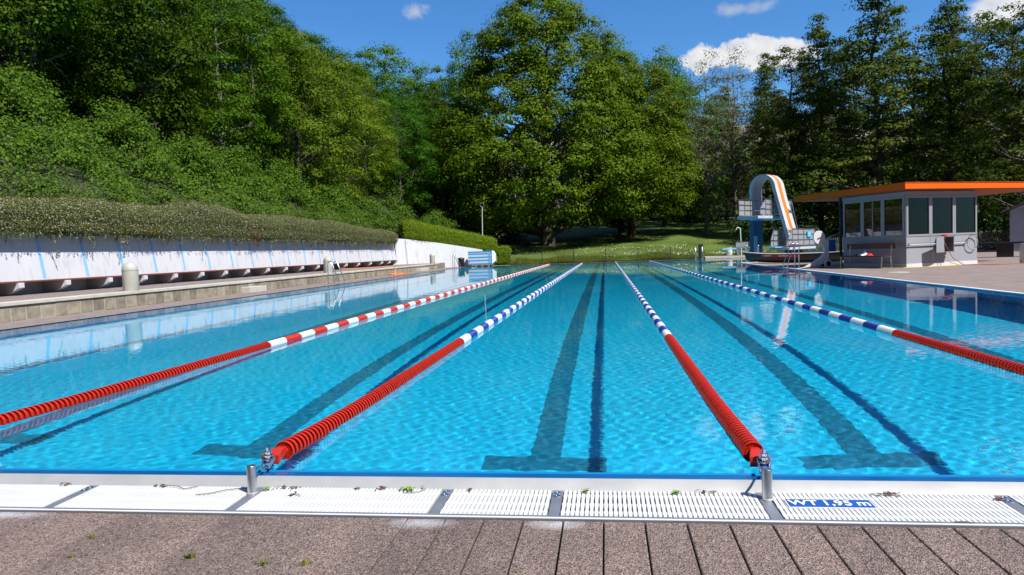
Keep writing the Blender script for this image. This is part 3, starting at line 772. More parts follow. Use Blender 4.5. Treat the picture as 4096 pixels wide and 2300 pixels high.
# ------------------------------------------------------------------ left side: deck, low wall, upper deck, white wall
KX = -12.0; WX = -15.38; WZ0 = .42
m = MB(); m.box(KX - .02, PX0 - .03, -1.0, 50.9, -.3, .006)
o = m.build('left_deck', M['deck']); tag(o, kind='structure')
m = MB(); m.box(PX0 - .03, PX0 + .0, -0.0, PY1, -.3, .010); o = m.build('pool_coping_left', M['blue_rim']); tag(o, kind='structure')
m = MB(); m.box(WX - .4, KX - .28, -1.0, 52.0, -.3, WZ0); o = m.build('upper_deck', M['deck']); tag(o, kind='structure')
KE = 47.6
kw = empty('low_wall', (KX, 20, 0), 0, 'low wall of grey brown stone blocks with pale coping along left deck', 'low wall')
m = MB(); y = -1.0 - 20; rn = random.Random(5)
while y < KE - 20:
    w = .395; m.box(-.20 + rn.uniform(-.003, .003), 0.0 + rn.uniform(-.004, .004), y + .014, min(y + w - .014, KE - 20), .016, .325); y += w
m.build('stone_block_course', M['kerb_stone'], kw, bevel=.006)
m = MB(); m.box(-.21, -.005, -21, KE - 20.02, 0, .322); m.build('mortar_bed', M['mortar'], kw)
m = MB(); m.box(-.30, .035, -21, KE - 20 + .03, .342, .424); m.build('coping', M['coping'], kw, bevel=.012)
m = MB(); m.box(-.25, .004, -21, KE - 20, .3225, .3415); m.build('shadow_joint', M['channel'], kw)
# step blocks against the low wall
for (y, l, lab) in ((19.0, 1.15, 'pale concrete step block against the low wall, near one'), (41.2, 2.2, 'pale concrete step block against the low wall, far one')):
    m = MB(); m.box(-.02, .32, 0, l, 0, .20); o = m.build('step_block', M['coping'], bevel=.01); o.location = (KX + .02, y, .006); tag(o, lab, 'step', 'concrete steps at the low wall')

# white retaining wall with blue stripes, leaning back
ww = empty('retaining_wall', (WX, 20, 0), 0, 'long white painted retaining wall with pale blue upright stripes', 'wall')
WY1 = 48.3
BAT = .155                                # lean: x per metre of height
def wx(z): return -.06 - BAT * (z - .42)
m = MB(); m.prism([(wx(.3), .3), (wx(2.5), 2.5), (wx(2.5) - .35, 2.5), (-.9, .3)], -24, WY1 - 20, 'Y')
m.build('wall_body', M['white_wall'], ww)
stripes = [2.9, 4.55, 6.2, 7.85, 9.5, 11.15, 12.82, 14.52, 16.19, 17.83, 19.53, 21.23, 22.94, 24.69, 26.42, 28.22, 30.10, 32.03, 34.0, 36.05, 38.2, 40.4, 42.7, 45.2, 47.4]
for y in stripes:
    y0 = y - 20; m = MB(); w = .062
    for (za, zb) in ((.83, 2.49),):
        m.add([(wx(za) + .003, y0 - w, za), (wx(za) + .003, y0 + w, za), (wx(zb) + .003, y0 + w, zb), (wx(zb) + .003, y0 - w, zb)], [(0, 1, 2, 3)])
    m.build('stripe', M['stripe_blue'], ww)
m = MB()
for y in (23.9, 34.6): 
    y0 = y - 20; m.add([(wx(.83) + .002, y0, .83), (wx(.83) + .002, y0 + .018, .83), (wx(2.4) + .002, y0 + .018, 2.4), (wx(2.4) + .002, y0, 2.4)], [(0, 1, 2, 3)])
m.build('wall_joint', M['white_wall_plain'], ww)
# white end wall that bends towards the pool and steps down
ew = empty('end_wall', (WX, WY1, 0), 0, 'white end wall with sloping top bending towards the far pool corner', 'wall')
ax, ay = 5.9, 4.6
m = MB()
def ewp(t, z): return (t * ax - .12 + (.10 if t == 0 else 0) - (.30 * (z - .3) * .155 if t == 0 else 0), t * ay, z)
ns = 8
vs, fs = [], []
for i in range(ns + 1):
    t = i / ns; zt = 2.46 - 1.12 * t ** 1.25
    x, y = t * ax - .06, t * ay + .0
    lean = .30 * (1 - t)
    vs += [(x, y, 0), (x - lean * .7, y + lean * .5, zt), (x - .25 - lean * .7, y + .3 + lean * .5, zt), (x - .25, y + .35, 0)]
for i in range(ns):
    for k in range(3): a = i * 4 + k; fs.append((a, a + 4, a + 5, a + 1))
fs += [(0, 1, 2, 3), (ns * 4, ns * 4 + 3, ns * 4 + 2, ns * 4 + 1)]
m.add(vs, fs); m.build('wall_body', M['white_wall'], ew)
m = MB(); m.tube([(.62, .50 - .035, .42), (.47, .60 - .03, 2.3)], .012, 6); m.build('drain_pipe', M['dark_metal'], ew)

# long bench with brackets on the wall
bn = empty('wall_bench', (WX, 20, WZ0), 0, 'long red brown wooden bench fixed along the striped white wall', 'bench')
BX = .62
m = MB()
for k in range(4): m.box(-.115 + k * .19, -.115 + k * .19 + .183, -24, 26.3, .335, .372)
m.build('seat', M['bench_wood'], bn, bevel=.006)
for i, y in enumerate([3.0, 4.65, 6.25, 7.9, 9.5, 11.1, 12.85, 14.45, 16.15, 17.8, 19.45, 21.1, 22.76, 24.5, 26.3, 28.1, 29.9, 31.85, 33.8, 35.9, 38.0, 40.2, 42.5, 44.2, 45.9]):
    m = MB(); m.prism([(-.10, .335), (.69, .335), (.69, .205), (.26, .0), (-.06, .0)], -.085, .085, 'Y'); o = m.build('bracket', M['white_wall_plain'], bn, bevel=.008); o.location = (0, y - 20, 0)

# no smoking signs
for (y, z, lab) in ((18.25, 1.84, 'small no smoking sign on white wall, nearest one'), (25.3, 1.84, 'small no smoking sign on white wall, second along'), (33.1, 1.80, 'small no smoking sign on white wall, third along beyond middle bollard'), (41.6, 1.80, 'small no smoking sign on white wall, farthest one')):
    t = empty('wall_sign', (WX + wx(z) + .006, y, z), 0, lab, 'sign', 'no smoking signs on the white wall'); t.rotation_euler = (0, -math.atan(BAT), 0)
    MB().box(-.004, .004, -.10, .10, -.14, .12).build('plate', M['sign_white'], t, bevel=.002)
    m = MB(); m.tube(arc((.008, 0, .01), .068, 0, 2 * PI, 24, 'YZ'), .010, 6); m.bar((.008, -.045, .055), (.008, .045, -.035), .004, .016); m.build('ring', M['towel_red'], t)
    m = MB(); m.box(.004, .0065, -.045, .035, .0, .016); m.box(.004, .0065, -.05, .05, -.118, -.106); m.build('symbol', M['black'], t)

# beige bollard lights on the coping
for (x, y, lab) in ((KX + .02 - .18, 13.65, 'beige domed bollard light on coping, nearest and largest'), (KX - .16, 27.0, 'beige domed bollard light behind the left pool ladder'), (KX - .10, 46.1, 'beige domed bollard light at far end of the low wall')):
    t = empty('bollard_light', (x, y, WZ0 + .005), 0, lab, 'bollard', 'bollard lights on the low wall')
    MB().lathe([(.195, 0), (.20, .01), (.20, .545)], 32).build('shaft', M['bollard'], t, smooth=True)
    MB().lathe([(.208, .545), (.208, .57)], 32).build('rim', M['bollard'], t, smooth=True)
    MB().lathe([(.20, .5705)] + [(.20 * math.cos(a), .5705 + .20 * math.sin(a)) for a in np.linspace(.06, PI / 2 - .02, 10)], 32).build('dome', M['bollard'], t, smooth=True, angle=60)

# pool ladders
def ladder(x, y, rz, label, h=.72, reach=.52, width=.5):
    """two bent handrails that rise from the deck and curl down into the water; local +x points to the pool"""
    t = empty('pool_ladder', (x, y, 0), rz, label, 'pool ladder', 'steel pool ladders')
    for s in (-1, 1):
        yy = s * width / 2
        p = [(-.30, yy, 0), (-.30, yy, h * .35)] + [(-.30, yy, h - .09)] + [(-.205 - .095 * math.cos(a), yy, h - .09 + .09 * math.sin(a)) for a in np.linspace(.3, PI * .72, 7)]
        p += [(.03, yy, h * .52), (.13, yy, h * .26), (.155, yy, h * .12), (.13, yy, .03), (.075, yy, -.05), (.06, yy, -.14), (.06, yy, -.9)]
        MB().tube(p, .021, 10).build('handrail', M['steel_bright'], t, smooth=True)
    for z in (-.25, -.5, -.75):
        o = MB().box(.02, .11, -width / 2, width / 2, z - .012, z + .012).build('tread', M['steel'], t)
    return t
ladder(PX0 - .16, 24.4, 0, 'steel pool ladder on left edge in front of middle bollard', .95, width=.62)
ladder(PX0 - .10, 47.8, 0, 'steel pool ladder at far left corner by striped box', 1.0, width=.6)
ladder(PX1 + .12, 25.9, PI, 'steel pool ladder on right edge beside the dark boat, nearest', 1.0, width=.62)
t = ladder(PX1 + .75, BAY0 + .62, R(57 + 33 + 0), 'steel pool ladder at the bay corner left of the boat bow', .98, width=.62)
ladder(PX1 - .25, PY1 + .1, R(-90), 'steel pool ladder at far edge beside dark pillar', 1.0, width=.5)

# hose on the left deck
o = MB().tube([(WX + .5, 35.3, WZ0 + .05), (WX + .9, 35.4, WZ0 + .03), (-13.6, 36.0, WZ0 + .03), (-12.5, 36.3, WZ0 + .03), (KX + .05, 36.4, WZ0 + .03), (KX + .09, 36.4, .2), (KX + .12, 36.3, .03), (KX + .35, 36.0, .03), (KX + .7, 35.8, .03)] +
              [(KX + .65 + .5 * math.cos(a), 35.2 + 1.1 * math.sin(a), .035 + .002 * a) for a in np.linspace(.6, 12, 40)], .022, 8).build('hose', M['hose_orange'], smooth=True)
tag(o, 'orange hose draped over the low wall and coiled on left deck', 'hose')

# striped locker on pallets at the far left corner
bx = empty('striped_locker', (-9.35, 51.25, 0), R(-2), 'blue and white striped locker with three round portholes at far corner', 'locker')
m = MB(); m.box(-1.0, .86, -.45, .45, .14, 1.20); m.build('body', M['white_paint'], bx, bevel=.01)
for z in (.16, .42, .68, .95):
    MB().box(-1.003, .863, -.455, -.449, z, z + .115).build('stripe', M['box_blue'], bx)
MB().box(-1.02, .88, -.47, .47, 1.145, 1.225).build('lid', M['box_blue'], bx, bevel=.01)
m = MB(); m.box(.865, .94, -.48, .48, .13, 1.26); m.build('end_frame', M['box_blue'], bx, bevel=.008)
m = MB(); a = [(.942, -.44, .19), (.942, .44, .19), (.942, .44, 1.22), (.942, -.44, 1.22)]; b = [(1.16, -.12, .42), (1.16, .2, .42), (1.16, .2, .95), (1.16, -.12, .95)]
m.add(a + b, [(0, 1, 5, 4), (1, 2, 6, 5), (2, 3, 7, 6), (3, 0, 4, 7), (4, 5, 6, 7), (3, 2, 1, 0)]); m.build('pointed_cap', M['white_paint'], bx)
for z in (.34, .61, .88):
    m = MB(); m.lathe([(.095, -.012), (.095, .012), (.065, .014), (.065, -.012)], 24, (.72, -.462, z + .03), 'Y', True); m.build('porthole_ring', M['white_paint'], bx, smooth=True)
    m = MB(); m.lathe([(.066, -.004), (.066, .004)], 20, (.72, -.458, z + .03), 'Y'); m.build('porthole', M['steel_flat'], bx)
pl = empty('pallet', (-9.2, 51.1, .006), 0, 'wooden pallet under the striped locker', 'pallet')
m = MB()
for x in (-.5, 0, .5): m.box(x - .07, x + .07, -.5, .5, 0, .09)
m.build('bearer', M['pallet'], pl); m = MB(); m.box(-.62, .62, -.5, .5, .0905, .125); m.build('deck_boards', M['pallet'], pl)
t = empty('rubbish_bin', (-10.9, 50.6, .006), 0, 'black lidded bin behind the far left ladder', 'bin')
MB().lathe([(.20, 0), (.24, .05), (.26, .62)], 20).build('body', M['bin_bag'], t, smooth=True)
MB().lathe([(.28, .62), (.28, .66), (.22, .74), (.05, .78)], 20).build('lid', M['black'], t, smooth=True)

# ------------------------------------------------------------------ right deck
dz = .012
BAYP = (22.0, BAY0 + (22.0 - PX1) * BAYDIR[1] / BAYDIR[0])
m = MB(); m.add([(PX1 + .05, -1.0, dz), (60, -1.0, dz), (60, BAYP[1] + 6, dz), (22, BAYP[1] , dz), (PX1 + .05, BAY0, dz)], [(0, 1, 2, 3, 4)])
m.add([(PX1 + .05, -1.0, -.4), (PX1 + .05, BAY0, -.4), (22, BAYP[1], -.4)], [(0, 1, 2)])
n = len(m.v)
m.add([(PX1 + .05, -1, dz), (PX1 + .05, BAY0, dz), (PX1 + .05, BAY0, -.4), (PX1 + .05, -1, -.4)], [(0, 1, 2, 3)])
m.add([(PX1 + .05, BAY0, dz), (22, BAYP[1], dz), (22, BAYP[1], -.4), (PX1 + .05, BAY0, -.4)], [(0, 1, 2, 3)])
o = m.build('right_deck', M['brick_deck']); tag(o, kind='structure')
m = MB(); m.box(PX1 - .012, PX1 + .10, 0, BAY0, dz + .004, dz + .024); o = m.build('pool_coping_right', M['white_paint'], bevel=.004); tag(o, kind='structure')
m = MB(); d = BAYDIR
m.bar((PX1 + .06, BAY0 + .02, dz + .014), (BX1, BAYY + .02, dz + .014), .12, .02); o = m.build('bay_coping', M['white_paint'], bevel=.004); tag(o, kind='structure')
# far edge strip and base
m = MB(); m.box(PX0 - 3.5, BX1 + 4, PY1, PY1 + .75, -.4, .012); o = m.build('far_edge', M['deck']); tag(o, kind='structure')
m = MB(); m.box(PX1 + .3, BX1 + 2, PY1 + .76, PY1 + 2.2, .0, .16); o = m.build('far_step', M['coping']); tag(o, kind='structure')

# ------------------------------------------------------------------ terrain
def hz(x, y):
    xb = -16.3 + min(max(y - 48, 0) * .8, 5); d = xb - x
    base = 2.5 if y < 48 else max(1.0, 2.5 - (y - 48) * .12)
    b = 0 if y < 51.5 else (min(y, 90) - 51.5) * .11 + max(0, min(y, 130) - 90) * .12
    if d > 0: return base * min(1, d / 1.0) + min(.5 * d, 16) + b * .4
    return b
def sheet(name, x0, x1, y0, y1, nx, ny, mat, f, noise_amp=.12, seed=3):
    rn = np.random.default_rng(seed); xs = np.linspace(x0, x1, nx); ysv = np.linspace(y0, y1, ny); V = []
    for y in ysv:
        for x in xs: V.append((x, y, f(x, y) + noise_amp * (math.sin(x * .9 + y * .3) * math.sin(y * .7 - x * .2))))
    I = np.arange(nx * ny).reshape(ny, nx); F = np.stack([I[:-1, :-1], I[:-1, 1:], I[1:, 1:], I[1:, :-1]], -1).reshape(-1, 4)
    o = raw_mesh(name, np.array(V), F, mat, smooth=True); tag(o, kind='structure'); return o
sheet('meadow', -11.2, 62, 50.96, 92, 110, 70, M['grass'], lambda x, y: hz(x, y) - .06 if y < 51.6 else hz(x, y), .05)
sheet('hillside', -95, -11.2 - .0, -10, 150, 90, 130, M['soil'], lambda x, y: hz(x, y) if x < -15.9 or y > 52.6 else -.4, .10)
sheet('wood_floor', -11.2, 62, 92, 150, 50, 40, M['soil'], hz, .15)
m = MB(); m.add([(-900, -400, -.45), (900, -400, -.45), (900, 1500, -.45), (-900, 1500, -.45)], [(0, 1, 2, 3)])
# the ground sheet is kept clear of the pool
m = MB()
for (x0, x1, y0, y1) in ((-1500, 1500, -1500, -6.4), (-1500, PX0 - 1, -6.4, 52), (PX1 + 1, 1500, -6.4, 34), (BX1 + .5, 1500, 34, 52), (-1500, 1500, 52, 1800)):
    m.add([(x0, y0, -.42), (x1, y0, -.42), (x1, y1, -.42), (x0, y1, -.42)], [(0, 1, 2, 3)])
o = m.build('ground', M['soil']); tag(o, kind='structure')
def ridge(x, y): return 4 + 46 * math.exp(-((y - 330) / 95) ** 2) * (1 + .10 * math.sin(x * .011 + 1)) * (1 if x > -60 else math.exp(-((x + 60) / 120) ** 2))
sheet('vineyard_hill', -320, 620, 165, 470, 70, 40, M['vineyard'], ridge, .5)

# ------------------------------------------------------------------ leaves and trees
def leaves(name, C_, Nrm, size, mat, parent=None, aspect=.62, seed=0):
    """one diamond leaf (or leaf spray) at each point"""
    rg = np.random.default_rng(seed); n = len(C_)
    Nrm = Nrm / np.maximum(1e-6, np.linalg.norm(Nrm, axis=1, keepdims=True))
    a = rg.normal(size=(n, 3)); T = np.cross(Nrm, a); T /= np.maximum(1e-6, np.linalg.norm(T, axis=1, keepdims=True)); B = np.cross(Nrm, T)
    s = (size if np.ndim(size) else np.full(n, size)) * rg.uniform(.65, 1.3, n)
    s = s[:, None] * .5
    fold = Nrm * s * rg.uniform(-.35, .35, (n, 1))
    V = np.stack([C_ - T * s, C_ + B * s * aspect + fold, C_ + T * s, C_ - B * s * aspect + fold], 1).reshape(-1, 3)
    F = np.arange(4 * n).reshape(n, 4)
    return raw_mesh(name, V, F, mat, parent)

def crown_points(seed, H, base, rad, prof, nclump, nleaf, csize, flat=.55, shell=.55, lump=.22):
    """returns leaf centres, normals, clump centres; prof(t) gives the relative radius at height t"""
    rg = np.random.default_rng(seed)
    ph = rg.uniform(0, 2 * PI, 8)
    cs = []
    while len(cs) < nclump:
        t = rg.uniform(0, 1); r0 = prof(t)
        if rg.uniform() > max(.12, r0): continue
        a = rg.uniform(0, 2 * PI)
        lob = 1 + lump * (math.sin(2 * a + ph[0] + 3 * t) * .5 + math.sin(3 * a + ph[1] - 5 * t) * .4 + math.sin(5 * a + ph[2] + 9 * t) * .35 + math.sin(11 * t + ph[3] + a) * .45)
        rr = (shell + (1 - shell) * rg.uniform() ** .5) if rg.uniform() < .85 else rg.uniform() ** .5
        r = rad * r0 * lob * rr
        cs.append((r * math.cos(a), r * math.sin(a), base + t * (H - base) * (1 + .03 * math.sin(3 * a + ph[4])), a, rr))
    cs = np.array(cs)
    per = rg.poisson(nleaf, nclump).clip(3)
    idx = np.repeat(np.arange(nclump), per); n = len(idx)
    sc = csize * rg.uniform(.6, 1.35, nclump)[idx][:, None]
    u = rg.normal(size=(n, 3)); u /= np.linalg.norm(u, axis=1, keepdims=True)
    off = u * (rg.uniform(0, 1, (n, 1)) ** .45) * sc * np.array([1, 1, flat])
    # let the outer sprays droop a little
    outw = np.stack([np.cos(cs[idx, 3]), np.sin(cs[idx, 3]), np.zeros(n)], 1)
    P = cs[idx, :3] + off
    P[:, 2] -= .25 * np.clip((off * outw).sum(1), 0, None)
    Nn = u * np.array([.75, .75, .95]) + outw * .40 + np.array([0, 0, .55]) + rg.normal(size=(n, 3)) * .26
    return P, Nn, cs[:, :3]

def trunk_mesh(name, seed, H, base, r0, cs, mat, nl=16, parent=None, top=.92, lean=0.0, sub=2, multi=1):
    rg = random.Random(seed); m = MB()
    cs = [Vector(c) for c in cs]
    for q in range(multi):
        ofs = Vector((rg.uniform(-.3, .3), rg.uniform(-.3, .3), 0)) * (q > 0); dirx, diry = (rg.uniform(-.12, .12), rg.uniform(-.12, .12)) if q else (lean, 0)
        npt = 9; pts, rs = [], []
        for i in range(npt):
            t = i / (npt - 1); z = H * top * t
            pts.append(ofs + Vector((dirx * z + rg.gauss(0, .012) * H * t, diry * z + rg.gauss(0, .012) * H * t, z - .25)))
            rs.append(r0 * (1.25 if i == 0 else 1) * (1 - t) ** .8 * (.7 if q else 1) + .02)
        m.tube(pts, rs, 9)
        picks = rg.sample(cs, min(nl, len(cs)))
        for c in picks:
            zt = max(base * .6, min(H * top * .93, c.z - (.25 + rg.random() * .35) * math.hypot(c.x, c.y) * .9))
            t = zt / (H * top); k = min(npt - 2, int(t * (npt - 1))); f = t * (npt - 1) - k
            a = pts[k].lerp(pts[k + 1], f); ra = rs[k] * (1 - f) + rs[k + 1] * f
            mid = a.lerp(c, .5) + Vector((rg.gauss(0, .3), rg.gauss(0, .3), rg.uniform(-.3, .5)))
            m.tube([a, a.lerp(mid, .5) + Vector((0, 0, .1)), mid, c], [ra * .55, ra * .42, ra * .28, .015], 6, False)
            for s in range(sub):
                c2 = min(cs, key=lambda v: (v - mid).length + rg.random() * 2.5)
                m.tube([mid, mid.lerp(c2, .6) + Vector((0, 0, .12)), c2], [ra * .24, ra * .15, .012], 5, False)
    return m.build(name, mat, parent, smooth=True, angle=60)

P_OAK = lambda t: float(np.interp(t, [0, .08, .2, .38, .55, .72, .86, .95, 1], [.62, .90, 1.0, .95, .84, .68, .50, .32, .12]))
P_BUSH = lambda t: max(.08, math.sin(PI * (.10 + .88 * t)) ** .6)
P_OVAL = lambda t: max(.06, math.sin(PI * (.06 + .92 * t)) ** .75 * (1 - .18 * t))
P_CONE = lambda t: max(.07, (1 - t) ** .75 * (.55 + .45 * math.sin(min(1, t * 5) * PI / 2)))
protos = {}
def proto(key, seed, H, base, rad, prof, nclump, nleaf, csize, lsize, mat, bark, r0, nl, flat=.55, shell=.55, lump=.22, multi=1, sub=2, aspect=.62):
    P, Nn, cs = crown_points(seed, H, base, rad, prof, nclump, nleaf, csize, flat, shell, lump)
    a = leaves(key + '_crown', P, Nn, lsize, M[mat], None, aspect, seed); b = trunk_mesh(key + '_trunk', seed, H, base, r0, cs, M[bark], nl, None, multi=multi, sub=sub)
    protos[key] = (a.data, b.data, H); bpy.data.objects.remove(a); bpy.data.objects.remove(b)
def tree(key, name, x, y, h, label, group=None, wide=1.0, rz=0.0, mat=None, z=None):
    cm, tm, H = protos[key]; s = h / H
    e = empty(name, (x, y, (hz(x, y) if z is None else z)), rz, label, 'tree', group); e.scale = (s * wide, s * wide, s)
    c_o = child('crown', cm, e, (0, 0, 0)); child('trunk', tm, e, (0, 0, 0))
    if mat:
        c_o.material_slots[0].link = 'OBJECT'; c_o.material_slots[0].material = M[mat]
    return e

proto('oak_a', 11, 24, 2.0, 10.4, P_OAK, 980, 135, 1.30, .26, 'oak', 'bark', .62, 46, .54, .60, .15)
proto('oak_b', 12, 20, 2.0, 8.2, P_OAK, 560, 140, 1.22, .25, 'oak', 'bark', .42, 34, .54, .60, .17)
proto('maple', 13, 21, 2.5, 6.0, P_OVAL, 330, 110, 1.35, .24, 'oak2', 'bark', .35, 24, .55, .55, .28)
proto('forest_a', 21, 14, .8, 4.6, P_OVAL, 190, 170, 1.10, .18, 'forest', 'bark_pale', .22, 22, .52, .6, .30)
proto('forest_b', 22, 13, .6, 5.0, P_BUSH, 190, 170, 1.12, .18, 'forest', 'bark', .24, 22, .52, .6, .30)
proto('forest_c', 23, 16, 2.0, 4.4, P_OVAL, 170, 170, 1.15, .19, 'forest', 'bark_pale', .2, 20, .52, .55, .34)
proto('alder_a', 31, 20, 2.5, 4.6, P_CONE, 230, 85, .95, .22, 'alder', 'bark', .24, 60, .36, .42, .36)
proto('alder_b', 32, 20, 4.5, 4.9, P_OVAL, 210, 85, .95, .22, 'alder', 'bark', .26, 60, .36, .42, .40)
proto('birch', 33, 18, 2.0, 3.4, P_OVAL, 190, 42, .85, .17, 'birch', 'bark_pale', .15, 70, .5, .35, .34, multi=2, aspect=.5)

OG = None
tree('oak_a', 'oak_tree', -5.2, 66.0, 24.6, 'tall broad oak at centre, trunk on lawn and lowest boughs over grass', None, 1.0, .4)
tree('oak_b', 'oak_tree', 3.4, 71.5, 18.5, 'lower spreading oak right of the tallest oak, dark trunk on lawn', None, 1.06, 1.9)
tree('maple', 'maple_tree', 2.4, 78, 21.6, 'bright green round topped tree directly right behind the tallest oak', None, .95, 2.2)
tree('maple', 'maple_tree', 7.9, 83, 21.2, 'bright green tree at right end of the centre group, sloping top', None, .92, .5)
tree('forest_c', 'slender_tree', -14.4, 74, 22.0, 'slender tree standing clear at left shoulder of the tallest oak', None, .62, .8, 'oak2')
tree('forest_b', 'bushy_tree', 11.2, 88, 17.5, 'low dark green tree between centre group and pale bare topped trees', None, .95, .2, 'oak2')
tree('forest_b', 'bushy_tree', -11.5, 71, 13.5, 'dark bushy tree low behind the left side of the tallest oak', None, 1.0, .9, 'oak')

FG = 'trees on the left hillside'
wood = [ # key, x, y, h, wide, label, material
    ('forest_b', -29.3, 26.0, 14, 1.0, 'leafy hillside tree at the left edge of the photo, just above brambles', None),
    ('forest_a', -27.9, 28.6, 13, .95, 'hillside tree second from left edge in front row above brambles', None),
    ('forest_c', -27.4, 31.5, 15, .95, 'hillside tree with pale trunk showing through the leaves at left', None),
    ('forest_b', -26.4, 34.0, 13.5, .9, 'dark hillside tree above the deepest black gap behind brambles', None),
    ('forest_a', -24.6, 36.3, 6.3, .75, 'small yellow green tree glowing before the dark hillside wood', 'forest_light'),
    ('forest_a', -23.9, 38.8, 12.5, .95, 'hillside tree right behind the yellow green small tree', None),
    ('forest_c', -23.4, 42.3, 13.5, 1.0, 'front row hillside tree above the middle of the bramble bank', None),
    ('forest_b', -22.0, 46.0, 12.5, .95, 'ivy hung hillside tree where the bramble bank narrows', 'forest_light'),
    ('forest_b', -20.9, 50.2, 11.0, .9, 'ivy hung bushy tree above the end of the white wall', 'forest_light'),
    ('forest_a', -20.2, 55.5, 10.5, .95, 'olive green tree above the clipped green hedge', 'forest_light'),
    ('forest_b', -18.6, 60.5, 10.5, 1.0, 'rounded tree at right foot of hillside wood left of tall lamp pole', None),
    ('forest_c', -36.8, 36, 15, 1.1, 'tall second row hillside tree at far left, top out of frame', None),
    ('forest_a', -35.7, 40, 15, 1.1, 'tall second row hillside tree near left, crown out of frame', None),
    ('forest_b', -34.1, 44.5, 15, 1.1, 'tall dense second row hillside tree left of the sky edge', None),
    ('forest_c', -31.8, 49, 15, 1.1, 'tall second row hillside tree reaching the top of the photo', None),
    ('forest_a', -30.6, 54.5, 13.5, 1.1, 'second row hillside tree just below the start of the sky', None),
    ('forest_b', -33.6, 60, 14.5, 1.1, 'hillside tree where the skyline leaves the top of the photo', None),
    ('forest_c', -32.6, 64, 14.2, 1.1, 'skyline tree second down from the top of hill', None),
    ('forest_a', -31.6, 67.5, 13.7, 1.1, 'skyline tree third down the sloping hill edge', None),
    ('forest_b', -31.4, 72, 14, 1.1, 'skyline tree fourth down the sloping hill edge', None),
    ('forest_c', -31.8, 78, 12.8, 1.0, 'skyline tree in the dip beside the bright green pair', None),
    ('forest_a', -30.4, 82, 14.0, 1.0, 'bright green smaller treetop left of the feathery green one', 'oak2'),
    ('forest_b', -26.9, 84, 17.6, 1.05, 'feathery bright green treetop standing above the skyline dip', 'oak2'),
    ('forest_c', -22.9, 80, 14.2, 1.0, 'dark tree at the lowest part of the skyline, left', 'forest'),
    ('forest_a', -21.8, 86, 16.3, 1.0, 'dark tree at the lowest part of the skyline, right', None),
    ('forest_b', -18.2, 80, 15.5, 1.05, 'dark tree filling the gap left of the slender tree', None),
    ('forest_a', -26.5, 58, 12.0, 1.0, 'mid hillside tree above the olive green tree', 'forest_light'),
    ('forest_c', -25.2, 64, 12.5, 1.0, 'mid hillside tree below the feathery treetop', None),
    ('forest_b', -22.0, 69, 12.0, 1.0, 'mid hillside dark tree behind the rounded one', None),
    ('forest_a', -16.2, 67, 11.5, 1.0, 'low dark tree behind the tall lamp pole', 'forest'),
]
rn = random.Random(3)
for (k, x, y, h, wd, lab, mt) in wood:
    tree(k, 'woodland_tree', x, y, h, lab, FG, wd, rn.uniform(0, 6.28), mt)
RG = 'tall thin alders behind the kiosk'
alders = [
    ('birch', 11.3, 72, 18.6, 1.15, 'pale sparse tree with bare twigs, left of the pair before the white cloud'),
    ('birch', 14.6, 74, 19.3, 1.15, 'pale sparse tree with bare twigs, right of the pair before the white cloud'),
    ('alder_a', 18.6, 77, 18.8, 1.0, 'narrow alder at the right end of the white cloud'),
    ('alder_b', 18.9, 68, 18.9, .95, 'alder directly above the orange striped diving arch'),
    ('alder_a', 20.4, 64, 20.0, 1.05, 'pointed alder just right of the white cloud'),
    ('alder_b', 26.1, 75, 20.2, .95, 'slim alder between the two tallest pointed alders'),
    ('alder_a', 24.0, 60, 23.4, 1.15, 'tallest alder, straight dark trunk, top out of frame'),
    ('alder_b', 29.3, 66, 19.4, 1.0, 'alder with sky gaps right of the tallest alder'),
    ('alder_a', 28.8, 58, 20.0, 1.1, 'alder above the middle of the orange roof'),
    ('alder_b', 34.6, 66, 20.4, 1.05, 'open crowned alder near the right edge against small cloud'),
    ('alder_b', 31.0, 54, 18.4, 1.1, 'dark alder at the right edge above the shed'),
    ('alder_a', 29.8, 47, 18.5, 1.15, 'dark alder cut by the right edge of the photo'),
    ('alder_a', 16.4, 90, 17.0, 1.1, 'rear alder seen between the two pale sparse trees'),
    ('alder_b', 22.9, 92, 17.0, 1.1, 'rear alder behind the diving arch alder'),
    ('alder_a', 28.8, 91, 16.0, 1.1, 'rear alder left of the tallest trunk'),
    ('alder_b', 37.0, 90, 15.0, 1.2, 'rear alder in the gap right of the tallest trunk'),
    ('alder_a', 43.0, 86, 17.0, 1.2, 'rear alder behind the right edge trees'),
]
for (k, x, y, h, wd, lab) in alders:
    tree(k, 'alder_tree' if k != 'birch' else 'sparse_tree', x, y, h, lab, RG if k != 'birch' else 'pale sparse trees', wd, rn.uniform(0, 6.28))

